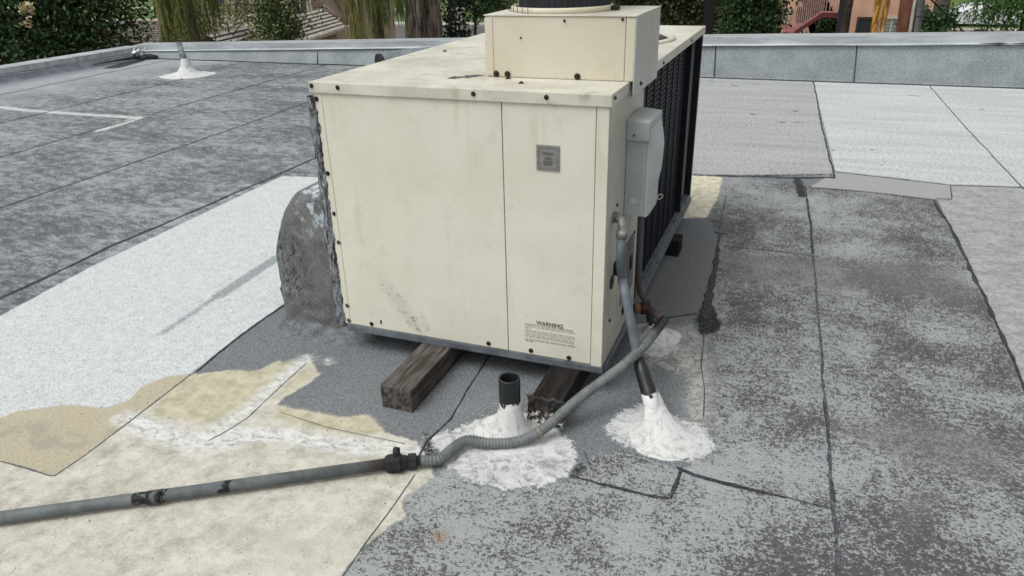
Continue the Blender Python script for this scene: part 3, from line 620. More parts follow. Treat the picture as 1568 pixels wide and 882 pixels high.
# cover plate on +x side with bulge
pr = [(.650,0),(.650,.006),(.74,.009),(.80,.020),(.90,.024),(.945,.018),(.985,.006),(.985,0)]
V, Fc = [], []
ya = [.278,.30,.33,.45,.478,.498]; sc_ = [0.15,.5,1,1,.5,.15]
for y, s in zip(ya, sc_):
    for z, d in pr: V.append((W+.0785+(.008 if d else 0)+d*s, y, z))
m = len(pr)
for i in range(len(ya)-1):
    for k in range(m-1): a = i*m+k; Fc.append((a, a+1, a+m+1, a+m))
Fc.append(tuple(range(m))); Fc.append(tuple(range((len(ya)-1)*m, len(ya)*m))[::-1])
mesh_obj('cover', V, Fc, dgm2, sw, False)
ring = [(W+.038+.020*math.cos(a), .2705, .715+.020*math.sin(a)) for a in np.linspace(0, 2*math.pi, 25)]
tube('knockout', ring, .0012, dgm2, sw, 6); disc('knockout', (W+.038,.2715,.715), .015, dgm2, sw, (0,-1,0), .001)
tube('body_rib', catmull([(W+.066,.2705,.66),(W+.066,.2705,.69),(W+.060,.2705,.715),(W+.066,.2705,.74),(W+.066,.2705,.80),(W+.066,.2705,.94)], 6), .0013, dgm2, sw, 6)
screw((W+.03,.262,.965), (0,-1,0), .004, simple('dull_screw', (120,110,100), None, 20, .5, .5), sw)
tube('latch_ring', [(W+.10+.014*math.cos(a)*.6, .49+.014*math.cos(a), .668+.010*math.sin(a)) for a in np.linspace(0, 2*math.pi, 17)], .0022, simple('pale_metal', (200,200,196), None, 10, .4, .3), sw, 6)

# ------------------------------------------------------------------ conduits, gas line, vents
pvc = NT('grey_conduit', .5, 0, .35)
pvc.color(pvc.mix(pvc.rng(pvc.noise(9, 5, .7), .38, .66), lin((104,112,118)), lin((84,92,99)))); pvc = pvc.m
galv = simple('cast_fitting', (150,150,148), (112,112,112), 40, .5, .4, bump=.3, bscale=90)
white_paint = NT('brushed_white_coating', .85, 0, .2)
b1 = white_paint.noise(11, 10, .8, white_paint.mapping(scale=(1,1,.6)), 2.2)
white_paint.color(white_paint.mix(white_paint.rng(b1, .36, .52), lin((154,155,154)), lin((203,205,203)))); white_paint.bump(b1, .5, .006); white_paint = white_paint.m
splash = NT('black_with_white_drips', .5, 0, .3)
s3 = splash.sep(); sp = splash.noise(38, 5, .7)
def drip_mat(name, zlo, zhi):
    n = NT(name, .42, 0, .5); s = n.sep(); f = n.math('ADD', n.rng(s[2], zlo, zhi, .25, -.25, smooth=False), n.noise(36, 5, .7))
    n.color(n.mix(n.rng(f, .52, .55), lin((27,29,33)), lin((226,226,224)))); n.bump(n.noise(30, 4, .6), .35, .004); return n.m
def mound_jit(seed, amp=.16):
    amp *= .6
    return lambda a, r, z: amp*mnoise.noise(Vector((math.cos(a)*1.7, math.sin(a)*1.7, seed)))*min(1, r/.08) + .35*amp*mnoise.noise(Vector((math.cos(a)*5, math.sin(a)*5, seed+r*9)))
# 1 conduit from the elbow through the roof
cd = thing('conduit', 'grey conduit with cast elbow running down into the right white flashing mound', 'conduit', ((1.409, -0.161)[0], (1.409, -0.161)[1], 0))
tube('elbow', catmull([(W,.105,.700),(W+.022,.095,.706),(W+.040,.075,.690),(W+.045,.060,.655)], 6), .0165, galv, cd)
tube('collar', [(W+.044,.063,.668),(W+.0455,.057,.640)], .021, galv, cd, 10)
tube('collar', [(W+.001,.105,.700),(W+.012,.100,.703)], .021, galv, cd, 10)
pth = [(W+.0455,.058,.642), (W+.0465,.045,.58), (1.198, 0.094, 0.47), (1.227, 0.031, 0.43), (1.287, -0.009, 0.22), (1.301, -0.021, 0.185)]
tube('pipe', catmull(pth, 8), .0175, pvc, cd)
tube('tarred_pipe', [(1.293, -0.011, 0.2), (1.318, -0.033, 0.15), (1.35, -0.071, 0.1), (1.381, -0.118, 0.045)], lambda i: [.021,.026,.029,.030][i], drip_mat('tarred_conduit', .085, .125), cd)
tube('coupling', [(1.237, 0.039, 0.385), (1.24, 0.038, 0.375)], .0165, pvc, cd, 16)
bs = (1.424, -0.189); tp = (1.361, -0.082, 0.075)
lx, ly = (tp[0]-bs[0])/.075, (tp[1]-bs[1])/.075
lathe('flashing_mound', [(.135,-.004),(.105,.006),(.075,.016),(.055,.035),(.042,.058),(.034,.080),(.030,.095)], (bs[0]+.01,bs[1]-.005,0), white_paint, cd, 48, jitter=mound_jit(3, .22), lean=(lx, ly))
# 2 conduit under the disconnect
c2 = thing('conduit', 'thin rust-streaked conduit dropping from the underside of the grey disconnect box', 'conduit', ((1.245, 0.58)[0], (1.245, 0.58)[1], 0))
rusty = NT('rusty_conduit', .55, .2, .3); s = rusty.sep()
rusty.color(rusty.mix(rusty.rng(rusty.math('ADD', s[2], rusty.math('MULTIPLY', rusty.noise(14, 4, .7), .25)), .62, .36), lin((88,89,91)), lin((86,74,67))))
tube('pipe', catmull([(W+.045,.40,.655),(W+.046,.41,.50),(W+.045,.42,.34),(W+.048,.45,.25),(W+.066,.48,.20),(W+.078,.50,.155)], 7), .0125, rusty.m, c2)
tube('tarred_pipe', [(W+.070,.485,.19),(W+.082,.51,.14),(W+.088,.535,.06),(W+.09,.55,.0)], .017, drip_mat('tarred_conduit_small', .05, .09), c2)
lathe('flashing_mound', [(.13,-.004),(.09,.006),(.055,.020),(.034,.045),(.024,.07)], (W+.10,.545,0), white_paint, c2, 40, jitter=mound_jit(9, .25))
# 3 gas line
gl = thing('gas_line', 'long grey gas pipe across the cream coating with black valve and ribbed hose', 'pipe', ((0.625, -0.623)[0], (0.625, -0.623)[1], 0))
gpm = NT('gas_pipe_paint', .6, 0, .3); s = gpm.sep()
gp_c = gpm.mix(gpm.rng(gpm.noise(10, 5, .7), .38, .64), lin((106,112,113)), lin((84,90,92)))
def near_x(xc, w): return gpm.rng(gpm.math('ABSOLUTE', gpm.math('SUBTRACT', gpm.math('ADD', s[0], gpm.math('MULTIPLY', gpm.noise(30, 3, .6), .05)), xc+.025)), w*1.1, w*.9)
for xc_, w in (((0.162, -0.956, 0.028)[0],.014),((-0.054, -1.092, 0.028)[0],.028),((-0.004, -1.061, 0.028)[0],.010)): gp_c = gpm.mix(gpm.math('MULTIPLY', near_x(xc_, w), gpm.rng(gpm.noise(60, 4, .7), .36, .44)), gp_c, lin((30,31,35)))
gp_c = gpm.mix(gpm.rng(s[0], (0.505, -0.68)[0], (0.573, -0.656)[0], 0, .8), gp_c, lin((74,60,54)))
gpm.color(gp_c)
pz = .028
pA = (-1.041, -1.702, 0.028); pB = (0.591, -0.683, 0.028)
tube('rigid_pipe', [pA, (-0.418, -1.311, 0.028), (0.074, -1.007, 0.028), pB], .0195, gpm.m, gl, 20)
tube('pipe_coupling', [(-0.049, -1.087, 0.028), (-0.009, -1.061, 0.028)], .0225, gpm.m, gl, 20)
vd = (Vector((0.703, -0.622, 0.028))-Vector(pB)).normalized(); vb = Vector(pB)
ironm = simple('black_iron', (52,50,52), (36,35,38), 30, .55, .3, bump=.3, bscale=60)
vl = tube('valve', [vb-vd*.004, vb+vd*.004, vb+vd*.006, vb+vd*.045, vb+vd*.055, vb+vd*.072, vb+vd*.074, vb+vd*.100, vb+vd*.101, vb+vd*.116], lambda i: [.026,.031,.032,.034,.026,.022,.028,.028,.019,.018][i], ironm, gl, 8, smooth=False)
vs = Vector((vd.y, -vd.x, 0)); 
tube('valve_stem', [vb+vd*.035-vs*0+Vector((0,0,.022)), vb+vd*.037-vs*.018+Vector((0,0,.044)), vb+vd*.038-vs*.022+Vector((0,0,.048))], lambda i: [.013,.013,.010][i], ironm, vl, 10)
box('valve_tab', *(lambda p: (p.x-.010, p.x+.010, p.y-.006, p.y+.006, p.z-.014, p.z+.004))(vb+vd*.04+vs*.026), ironm, vl, .002)
fx = [vb+vd*.116, Vector((0.746, -0.601, 0.026)), Vector((0.77, -0.53, 0.03)), Vector((0.799, -0.479, 0.032)), Vector((0.874, -0.458, 0.024)), Vector((0.958, -0.421, 0.024)), Vector((1.018, -0.371, 0.04)), Vector((1.064, -0.305, 0.065)), Vector((1.119, -0.205, 0.1)), Vector((1.194, -0.123, 0.15)), Vector((1.262, -0.056, 0.2)), Vector((1.304, 0.021, 0.235)), Vector((1.321, 0.165, 0.225))]
fp = catmull(fx, 30)
ribs = []
flexm = NT('flex_jacket', .55, 0, .35); flexm.color(flexm.mix(flexm.rng(flexm.noise(16, 4, .7), .4, .65), lin((110,114,114)), lin((86,90,92)))); flexm = flexm.m
acc = [0]
for i in range(len(fp)-1): acc.append(acc[-1]+(fp[i+1]-fp[i]).length)
nn = int(acc[-1]/.0028); rs = []
for i in range(nn+1):
    s_ = acc[-1]*i/nn; k = min(np.searchsorted(acc, s_, side='right')-1, len(fp)-2); t = (s_-acc[k])/max(1e-9, acc[k+1]-acc[k]); rs.append(fp[k].lerp(fp[k+1], t))
tube('flexible_hose', rs, lambda i: .0182+(.0018 if (i % 4) < 2 else -.0008), flexm, gl, 14)
mid_i = int(nn*.47)
dmin = min(range(nn), key=lambda i: (rs[i]-Vector((1.023, -0.364, 0.042))).length)
tube('hose_clip', [rs[dmin-3], rs[dmin+3]], .0215, simple('pale_fitting', (140,138,128), None, 20, .5), gl, 14)
tube('hose_tar', [rs[-1]-(rs[-1]-rs[-12])*1.0, rs[-1], Vector((1.331, 0.232, 0.225)), Vector((1.335, 0.281, 0.222))], .0195, drip_mat('hose_end_tar', -.3, -.2), gl, 14)
tee = Vector((W+.085,.385,.215))
tube('gas_stub', [(W-.01,.345,.213),(W+.05,.365,.214)], .017, blackm, gl, 14)
tube('gas_nipple', [(W+.045,.363,.214),(W+.075,.372,.214)], .021, simple('rusty_union', (132,92,66), (98,70,54), 20, .6, .2), gl, 12)
tube('gas_tee', [(W+.07,.37,.214),(W+.105,.38,.214)], .026, simple('brown_iron', (74,52,44), (48,38,36), 20, .6, .3), gl, 12)
tube('gas_nipple', [(W+.10,.378,.214), tuple(Vector((1.335, 0.281, 0.222)))], .018, gpm.m, gl, 12)
# 4 open black vent pipe
vb_ = (0.908, -0.342)
vp = thing('vent_pipe', 'short open black vent pipe rising from the white flashing mound in front of the unit', 'vent pipe', (vb_[0], vb_[1], 0))
vt = .232
o = lathe('pipe', [(.038,0),(.038,vt-.003),(.0375,vt),(.0325,vt),(.032,vt-.002),(.032,.04)], (vb_[0],vb_[1],0), drip_mat('black_vent', .10, .17), vp, 36)
lathe('pipe_bottom', [(.033,.05),(.001,.05)], (vb_[0],vb_[1],0), blackm, vp, 20)
lathe('flashing_mound', [(.15,-.003),(.115,.003),(.085,.010),(.066,.026),(.054,.052),(.046,.082),(.041,.104),(.0385,.112)], (vb_[0],vb_[1]-.004,0), white_paint, vp, 56, jitter=mound_jit(5, .2))
# 5 far vent pipe
fvb = (-6.749, 6.325)
fv = thing('vent_pipe', 'slim pale vent pipe in a white cone near the far left roof corner', 'vent pipe', (fvb[0], fvb[1], 0))
tube('pipe', [(fvb[0],fvb[1],0),(fvb[0]-.03,fvb[1],.3),(fvb[0]-.06,fvb[1],.46)], .042, drip_mat('far_vent', -.5, -.4) if False else simple('weathered_pipe', (150,158,160), (70,74,78), 9, .7), fv)
lathe('flashing_mound', [(.42,-.004),(.25,.012),(.13,.05),(.075,.13),(.05,.24)], (fvb[0],fvb[1],0), white_paint, fv, 32, jitter=mound_jit(7, .25))
# 6 duct stub with a dark mouth near the back parapet
q = (-4.222, 7.701)
rv = thing('roof_vent', 'small grey metal vent elbow with a dark round mouth before the back parapet', 'roof vent', (q[0]-.0, q[1], 0))
qx, qy = q[0]+.15, 6.95
qc = (-3.789, 6.95, 0.216)
qc = (qc[0], 6.95, qc[2]-.02)
tube('duct', catmull([(qc[0]-.03,qc[1]-.06,qc[2]-.03),(qc[0]+.10,qc[1]+.10,qc[2]-.02),(qc[0]+.35,qc[1]+.22,qc[2]+.0),(qc[0]+.75,qc[1]+.26,qc[2]-.02),(qc[0]+1.0,qc[1]+.3,-.08)], 5), lambda i: .12+.003*i, simple('dull_duct', (120,128,134), (100,107,113), 9, .7), rv, 24)
tube('mouth', [(qc[0]-.045,qc[1]-.075,qc[2]-.033),(qc[0]-.02,qc[1]-.04,qc[2]-.03)], .134, blackm, rv, 24)

# ------------------------------------------------------------------ timber sleepers
wood = NT('weathered_timber', .85, 0, .2)
g1 = wood.noise(26, 8, .7, wood.mapping(scale=(2.2, .18, 2.2))); g2 = wood.noise(5, 3, .6)
cw = wood.mix(wood.rng(g1, .38, .6), lin((48,44,42)), lin((98,93,88)))
cw = wood.mix(wood.rng(g2, .5, .68, 0, .7), cw, lin((62,55,51))); wood.color(cw); wood.bump(g1, .8, .006); wood = wood.m
def timber(label, x0, x1, y0, y1, h, wm=None):
    t = thing('timber_sleeper', label, 'timber', ((x0+x1)/2, y0, 0), 'timber sleepers under the unit')
    bm = bmesh.new(); bx(bm, x0, x1, y0, y1, -.001, h); bm_obj('beam', bm, wm or wood, t, bevel=.005); return t
dwood = NT('tarred_shaded_timber', .8, 0, .2); g1 = dwood.noise(26, 8, .7, dwood.mapping(scale=(2.2, .18, 2.2))); dwood.color(dwood.mix(dwood.rng(g1, .4, .62), lin((20,19,19)), lin((42,38,36)))); dwood.bump(g1, .8, .006); dwood = dwood.m  # tarred wood, colour darkened further to paint in the shade under the unit
t1 = timber('clean weathered timber sleeper poking out under the left half of the unit', .380, .512, -.352, 2.15, .0975)
t2 = timber('shade-darkened tar-smeared timber sleeper under the right half of the unit beside the open vent pipe', .950, 1.070, -.235, 2.15, .0975, dwood)
V, Fc = [], []
NXm, NYm = 26, 14      # lumpy tar covering the end of the sleeper
for i in range(NXm+1):
    for j in range(NYm+1):
        u, v = i/NXm, j/NYm
        x = .942+.136*u; z = -.002+.108*v
        n1 = mnoise.noise(Vector((u*9, v*9, 2))); n2 = mnoise.noise(Vector((u*22, v*22, 7)))
        V.append((x+.004*n2, -.240-.008-.014*(1-v)-.010*n1-.004*n2, z))
for i in range(NXm):
    for j in range(NYm): a = i*(NYm+1)+j; Fc.append((a, a+NYm+1, a+NYm+2, a+1))
splm = NT('tar_with_white_flecks', .5, 0, .4); sF = splm.sep()
splm.color(splm.mix(splm.rng(splm.math('ADD', splm.noise(36, 5, .7), splm.rng(sF[2], .0, .10, .10, -.05)), .60, .63), splm.mix(splm.rng(splm.noise(16, 4, .6), .4, .6), lin((34,33,35)), lin((70,60,54))), lin((222,220,214)))); splm.bump(splm.noise(40, 5, .7), .8, .01)
o = mesh_obj('tar_cap', V, Fc, splm.m, t2, True); mo = o.modifiers.new('s', 'SOLIDIFY'); mo.thickness = .012; mo.offset = -1
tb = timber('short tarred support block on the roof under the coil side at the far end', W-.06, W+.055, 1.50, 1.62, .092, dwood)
tar_drop = None

# ------------------------------------------------------------------ mastic-covered duct on the left side
dct = thing('air_duct', 'lumpy grey mastic-coated duct elbow joining the left side of the unit to the roof', 'duct', (-.22,.3,0))
prof = [(-.035,.0),(-.20,.0),(-.30,.0),(-.385,.0),(-.392,.07),(-.398,.14),(-.402,.20),(-.405,.27),(-.402,.35),(-.388,.42),(-.355,.50),(-.315,.58),(-.275,.64),(-.20,.68),(-.12,.70),(-.035,.71)]
prof = [(x*1.05 if x < -.1 else x, z) for x, z in prof]
bm = bmesh.new(); fr = [bm.verts.new((x, .09, z)) for x, z in prof]; bk = [bm.verts.new((x, .52, z)) for x, z in prof]
bm.faces.new(fr); bm.faces.new(bk[::-1])
for i in range(len(prof)): j = (i+1) % len(prof); bm.faces.new((fr[i], bk[i], bk[j], fr[j]))
bmesh.ops.recalc_face_normals(bm, faces=bm.faces)
bmesh.ops.bevel(bm, geom=[e for e in bm.edges if all(abs(v.co.y-.09) < 1e-4 for v in e.verts) or all(abs(v.co.y-.52) < 1e-4 for v in e.verts)], offset=.07, segments=4, affect='EDGES', profile=.5)
bmesh.ops.triangulate(bm, faces=bm.faces); 
for _ in range(4):
    long_e = [e for e in bm.edges if e.calc_length() > .022]
    if long_e: bmesh.ops.subdivide_edges(bm, edges=long_e, cuts=1); bmesh.ops.triangulate(bm, faces=[f for f in bm.faces if len(f.verts) > 3])
for _ in range(14): bmesh.ops.smooth_vert(bm, verts=[v for v in bm.verts if v.co.z > .004 and v.co.x < -.045], factor=.5, use_axis_x=True, use_axis_y=True, use_axis_z=True)
bm.normal_update()
disp = []
for v in bm.verts:
    c = v.co; n1 = mnoise.noise(c*7); n2 = mnoise.noise(c*22+Vector((5,5,5))); n3 = mnoise.noise(c*60)
    d = .004*n1+.002*n2+.001*n3
    if c.z < .20: d += .008+.006*n2
    d += .05*max(0, 1-c.z/.05)*.6
    disp.append(v.normal*d)
for v, d in zip(bm.verts, disp): v.co += d; v.co.x = min(v.co.x, -.004) if v.co.x > -.03 else v.co.x
dm = NT('grey_duct_mastic', .85, 0, .2); s = dm.sep()
c = dm.mix(dm.rng(dm.math('ADD', dm.math('MULTIPLY', dm.noise(6, 5, .7), .5), dm.math('MULTIPLY', dm.noise(150, 3, .7), .5)), .4, .6), lin((88,90,90)), lin((124,126,125)))
crack = dm.noise(24, 6, .8, dm.mapping(scale=(1,1,.6)), 1.5)
cm_ = dm.math('MULTIPLY', dm.rng(crack, .50, .54), dm.rng(dm.math('ABSOLUTE', dm.math('SUBTRACT', s[2], .32)), .20, .10)); cm_ = dm.math('MULTIPLY', cm_, dm.rng(s[0], -.18, -.30))
c = dm.mix(dm.math('MULTIPLY', cm_, .85), c, lin((36,38,40)))
c = dm.mix(dm.math('MULTIPLY', dm.math('MULTIPLY', dm.rng(dm.noise(18, 5, .7, dm.mapping(loc=(2,2,2))), .50, .58), dm.rng(s[2], .42, .58)), dm.rng(s[0], -.30, -.16)), c, lin((176,186,196)))
dm.color(c); dm.bump(dm.math('ADD', dm.noise(50, 5, .7), dm.math('MULTIPLY', crack, .6)), .4, .005)
bm_obj('elbow', bm, dm.m, dct, smooth=True)
V, Fc = [], []                        # skirt of mastic spread on the roof round the duct foot
ring_o = [(-.47,.08),(-.40,.02),(-.24,-.01),(-.06,-.0),(.08,.05),(.16,.12),(.14,.3),(.1,.6),(-.25,.66),(-.46,.55),(-.48,.3)]
ring_i = [(-.38,.14),(-.34,.11),(-.24,.10),(-.14,.10),(-.06,.11),(-.03,.15),(-.02,.3),(-.02,.5),(-.2,.54),(-.38,.5),(-.39,.3)]
RO = catmull([(x,y,0) for x,y in ring_o]+[(ring_o[0][0],ring_o[0][1],0)], 6)[:-1]; RI = catmull([(x,y,0) for x,y in ring_i]+[(ring_i[0][0],ring_i[0][1],0)], 6)[:-1]
for k, (t, h) in enumerate(((0,-.003),(.15,.004),(.45,.010),(.75,.022),(1.0,.06),(1.15,.07))):
    for a, b in zip(RO, RI):
        p = a.lerp(b, t); nz = mnoise.noise(Vector((p.x*9, p.y*9, 3)))+.5*mnoise.noise(Vector((p.x*30, p.y*30, 5))); V.append((p.x, p.y, h+(.006*nz if 0 < k else 0)))
n_ = len(RO)
for k in range(5):
    for i in range(n_): Fc.append((k*n_+i, k*n_+(i+1) % n_, (k+1)*n_+(i+1) % n_, (k+1)*n_+i))
skm = NT('skirt_mastic', .92, 0, .15); skm.color(skm.mix(skm.rng(skm.math('ADD', skm.math('MULTIPLY', skm.noise(200, 2, .7), .5), skm.math('MULTIPLY', skm.noise(14, 6, .75), .5)), .4, .6), lin((74,77,80)), lin((126,130,133)))); skm.bump(skm.noise(40, 6, .75), .6, .006)
mesh_obj('skirt', V, Fc, skm.m, dct, True)

# ------------------------------------------------------------------ neighbourhood beyond the roof
GZ0 = -3.6
grassm = simple('lawn_grass', (74,96,52), (96,112,60), .8, .95, bump=.4, bscale=20, bdist=.03)
dirtm = simple('bare_ground', (120,110,94), (96,92,78), .5, .95)
asph = simple('asphalt', (98,98,98), (84,84,86), 1.5, .9)
conc = simple('concrete_paving', (176,172,160), (156,152,142), .8, .9)
def sheet(name, x0, x1, y0, y1, z, mat):
    return struct(mesh_obj(name, [(x0,y0,z),(x1,y0,z),(x1,y1,z),(x0,y1,z)], [(0,1,2,3)], mat))
sheet('ground', -400, 400, -200, 600, GZ0, dirtm)
sheet('road', -400, 400, 33, 49.5, GZ0+.004, asph)
def rbox(name, x0, x1, y0, y1, z0, z1, mat): return struct(box(name, x0, x1, y0, y1, z0, z1, mat, None, 0))
rbox('pavement', -400, 400, 49.5, 51.2, GZ0-.2, GZ0+.13, conc)
rbox('lawn', -400, 400, 51.2, 62, GZ0-.2, GZ0+.12, grassm)
rbox('footpath', -400, 400, 62, 64, GZ0-.2, GZ0+.13, conc)
rbox('lawn', -400, 400, 64, 110, GZ0-.2, GZ0+.12, grassm)
rbox('driveway', 3, 16, 30, 33, GZ0-.2, GZ0+.05, conc)

def foliage_mat(name, cols, rough=.6):
    n = NT(name, rough, 0, .25); r = n.t.nodes.new('ShaderNodeValToRGB'); n.put(r.inputs[0], n.island())
    e = r.color_ramp.elements; e[0].color = lin(cols[0]); e[1].color = lin(cols[-1])
    for i, c in enumerate(cols[1:-1]): q = e.new((i+1)/(len(cols)-1)); q.color = lin(c)
    n.color(r.outputs[0]); return n.m
DARKG = foliage_mat('dark_leaves', [(30,48,30),(42,64,38),(56,82,46),(70,96,56)])
MIDG = foliage_mat('mid_leaves', [(40,60,34),(62,84,44),(84,104,58),(110,120,74)])
BRIGHT = foliage_mat('bright_leaves', [(44,74,36),(64,100,48),(84,120,58)])
OLIVE = foliage_mat('olive_leaves', [(70,78,48),(96,100,62),(120,118,80),(84,92,56)])
PALMG = foliage_mat('palm_green', [(70,84,46),(92,104,54),(118,122,66),(60,78,44)])
PALMY = foliage_mat('palm_dry', [(128,124,76),(150,140,92),(104,108,60),(84,96,52)])
GOLD = foliage_mat('palm_gold', [(190,140,52),(206,160,76),(160,116,48),(176,134,60)])
CONIF = foliage_mat('conifer_leaves', [(18,32,24),(28,44,32),(38,56,38)])
VINE = foliage_mat('vine_leaves', [(40,52,32),(58,66,42),(84,86,58)])
bark = simple('bark', (112,100,90), (72,64,58), 6, .95, bump=.9, bscale=14, bdist=.04)
barkd = simple('bark_dark', (70,62,54), (46,42,38), 6, .95, bump=.7, bscale=14, bdist=.03)
def leaves(name, blobs, n, size, mat, parent, hang=0.0, aspect=.5, shell=.55):
    """blobs: list of (centre, radii). Leaf rhombi spread through clumps inside each blob."""
    C, S = [], []
    tot = sum(r[0]*r[1]*r[2] for _, r in blobs)
    for c, r in blobs:
        k = int(n*r[0]*r[1]*r[2]/tot); nc = max(8, k//70)
        d = rng.normal(size=(nc, 3)); d /= np.linalg.norm(d, axis=1)[:, None]
        cc = d*(shell+(1-shell)*rng.random((nc, 1))**.6)*(1+.18*rng.normal(size=(nc, 1)).clip(-1.5, 1.5))
        w = rng.integers(0, nc, k); sp = .16+.10*rng.random(nc)
        p = cc[w] + rng.normal(size=(k, 3))*sp[w][:, None]
        C.append(np.array(c)+p*np.array(r)); S.append(size*(.6+.8*rng.random(k)))
    C = np.concatenate(C); S = np.concatenate(S); n = len(C)
    a = rng.normal(size=(n, 3)); a[:, 2] = a[:, 2]*(1-hang)-hang*2.2; a /= np.linalg.norm(a, axis=1)[:, None]
    b = np.cross(a, rng.normal(size=(n, 3))); b /= np.linalg.norm(b, axis=1)[:, None]
    a *= S[:, None]*.5; b *= S[:, None]*.5*aspect
    V = np.stack([C-a, C+b, C+a, C-b], 1).reshape(-1, 3); Fl = np.arange(4*n).reshape(n, 4)
    me = bpy.data.meshes.new(name); me.vertices.add(4*n); me.vertices.foreach_set('co', V.ravel().astype(np.float32))
    me.loops.add(4*n); me.loops.foreach_set('vertex_index', Fl.ravel().astype(np.int32))
    me.polygons.add(n); me.polygons.foreach_set('loop_start', np.arange(0, 4*n, 4, dtype=np.int32)); me.update(calc_edges=True)
    me.materials.append(mat); o = bpy.data.objects.new(name, me); col.objects.link(o); adopt(o, parent); return o
def trunk(base, top, r0, r1, mat, parent, limbs=5, spread=1.2, name='trunk'):
    base = Vector(base); top = Vector(top); V, Fc = [], []
    def add(path, ra, rb, seg=10):
        m = len(path)
        v, f = tube_geo(path, lambda i: (ra+(rb-ra)*i/(m-1))*(1+.10*mnoise.noise(path[i]*3)), seg); q = len(V); V.extend(v); Fc.extend([tuple(i+q for i in g) for g in f])
    P = [base.lerp(top, i/8)+Vector((mnoise.noise(Vector((i*.7, base.x, 0))), mnoise.noise(Vector((i*.7, base.y, 5))), 0))*r0*.8 for i in range(9)]
    add(P, r0, r1)
    for k in range(limbs):
        s = P[4+k % 4]; a = 2.4*k+base.x; e = s+Vector((math.cos(a)*spread, math.sin(a)*spread, spread*(.5+.5*random.random())))
        add([s, s.lerp(e, .35)+Vector((0,0,.08*spread)), s.lerp(e, .7)+Vector((0,0,.1*spread)), e], r1*.8, r1*.25, 7)
    return mesh_obj(name, V, Fc, mat, parent, True)
def tree(name, label, cat, c, r, n, size, lm, bmt=None, r0=.18, blobs=None, hang=0, group=None, shell=.55, aspect=.5):
    t = thing(name, label, cat, (c[0], c[1], GZ0), group)
    trunk((c[0], c[1], GZ0-.05), (c[0], c[1], c[2]+r[2]*.3), r0, r0*.45, bmt or barkd, t, 7, max(r[0], .5)*.7)
    leaves('crown', blobs or [(c, r)], n, size, lm, t, hang, aspect, shell); return t
def off(c, dx, dy, dz): return (c[0]+dx, c[1]+dy, c[2]+dz)

# dark trees on the left
a = (-20.91, 14.5, 0.482); tree('tree', 'dark green broadleaf tree behind the left parapet at the far left of the picture', 'tree', a, (2.6,2.2,2.6), 16000, .17, DARKG, blobs=[(a,(2.3,2,2.2)),(off(a,-1.5,.5,1.6),(2.2,2,2)),(off(a,.4,-.3,-1.9),(2.0,1.6,1.4))])
ft = [o for o in col.objects if o.name == 'tree'][0]
leaves('blossom', [((-18.31, 12.9, 0.221), (.22,.2,.32))], 160, .10, foliage_mat('pale_blossom', [(196,184,150),(170,158,124),(214,200,170)]), ft, 0, .8)
a = (-19.62, 15.5, -0.001); tree('tree', 'rounded dark green tree between the far left tree and the hanging palm fronds', 'tree', a, (2.4,2,2.2), 20000, .15, DARKG, blobs=[(a,(1.9,1.7,1.8)),(off(a,1.0,.3,1.5),(1.8,1.6,1.6)),(off(a,.2,-.6,-1.9),(2.1,1.5,1.5)),(off(a,-1.4,-.4,-1.2),(1.5,1.4,1.3))])
# red tile house glimpsed at the far left
def gable(name, label, cat, x0, x1, y0, y1, zw, zr, wallm, roofm, ridge='x', over=.35, extra=None):
    t = thing(name, label, cat, ((x0+x1)/2, (y0+y1)/2, GZ0))
    bm = bmesh.new(); bx(bm, x0, x1, y0, y1, GZ0-.1, zw)
    if ridge == 'x':
        ym = (y0+y1)/2
        for xx, s in ((x0, 1), (x1, -1)):
            v = [bm.verts.new(p) for p in ((xx,y0,zw),(xx,y1,zw),(xx,ym,zr-.06))]; bm.faces.new(v if s > 0 else v[::-1])
    bm_obj('wall', bm, wallm, t)
    ym = (y0+y1)/2; V, Fc = [], []
    sl = (zr-zw)/((y1-y0)/2)
    for sgn, ye in ((-1, y0-over), (1, y1+over)):
        ze = zr - sl*abs(ye-ym); nrow = 16
        for k in range(nrow):
            a0, a1 = k/nrow, (k+1)/nrow
            ya, za = ye+(ym-ye)*a0, ze+(zr-ze)*a0; yb, zb = ye+(ym-ye)*a1, ze+(zr-ze)*a1
            q = len(V); V += [(x0-over,ya,za+.05),(x1+over,ya,za+.05),(x1+over,yb,zb+.01),(x0-over,yb,zb+.01),(x0-over,ya,za-.02),(x1+over,ya,za-.02)]
            Fc += [(q,q+1,q+2,q+3),(q+4,q+5,q+1,q)]
        q = len(V); V += [(x0-over,ye,ze-.10),(x1+over,ye,ze-.10),(x1+over,ym,zr-.10),(x0-over,ym,zr-.10),(x0-over,ye,ze+.05),(x1+over,ye,ze+.05),(x1+over,ym,zr+.04),(x0-over,ym,zr+.04)]
        Fc += [(q,q+1,q+2,q+3),(q,q+4,q+5,q+1),(q+1,q+5,q+6,q+2),(q,q+3,q+7,q+4)]
    mesh_obj('roof', V, Fc, roofm, t); return t
redtile = NT('red_roof_tiles', .8, 0, .2); s = redtile.sep()
wv = redtile.math('FRACT', redtile.math('MULTIPLY', redtile.math('ADD', s[0], s[1]), 3.5)); redtile.color(redtile.mix(redtile.rng(wv, .3, .7), lin((158,96,84)), lin((118,66,60))))
a = (-28.03, 19, -1.315); b = (-41.19, 19, -1.548)
gable('house', 'pink walled house with red clay tile roof showing under the far left tree', 'house', b[0], a[0], 18.6, 26, a[2]-.65, a[2]+.25, simple('pale_pink_wall', (190,160,148)), redtile.m)
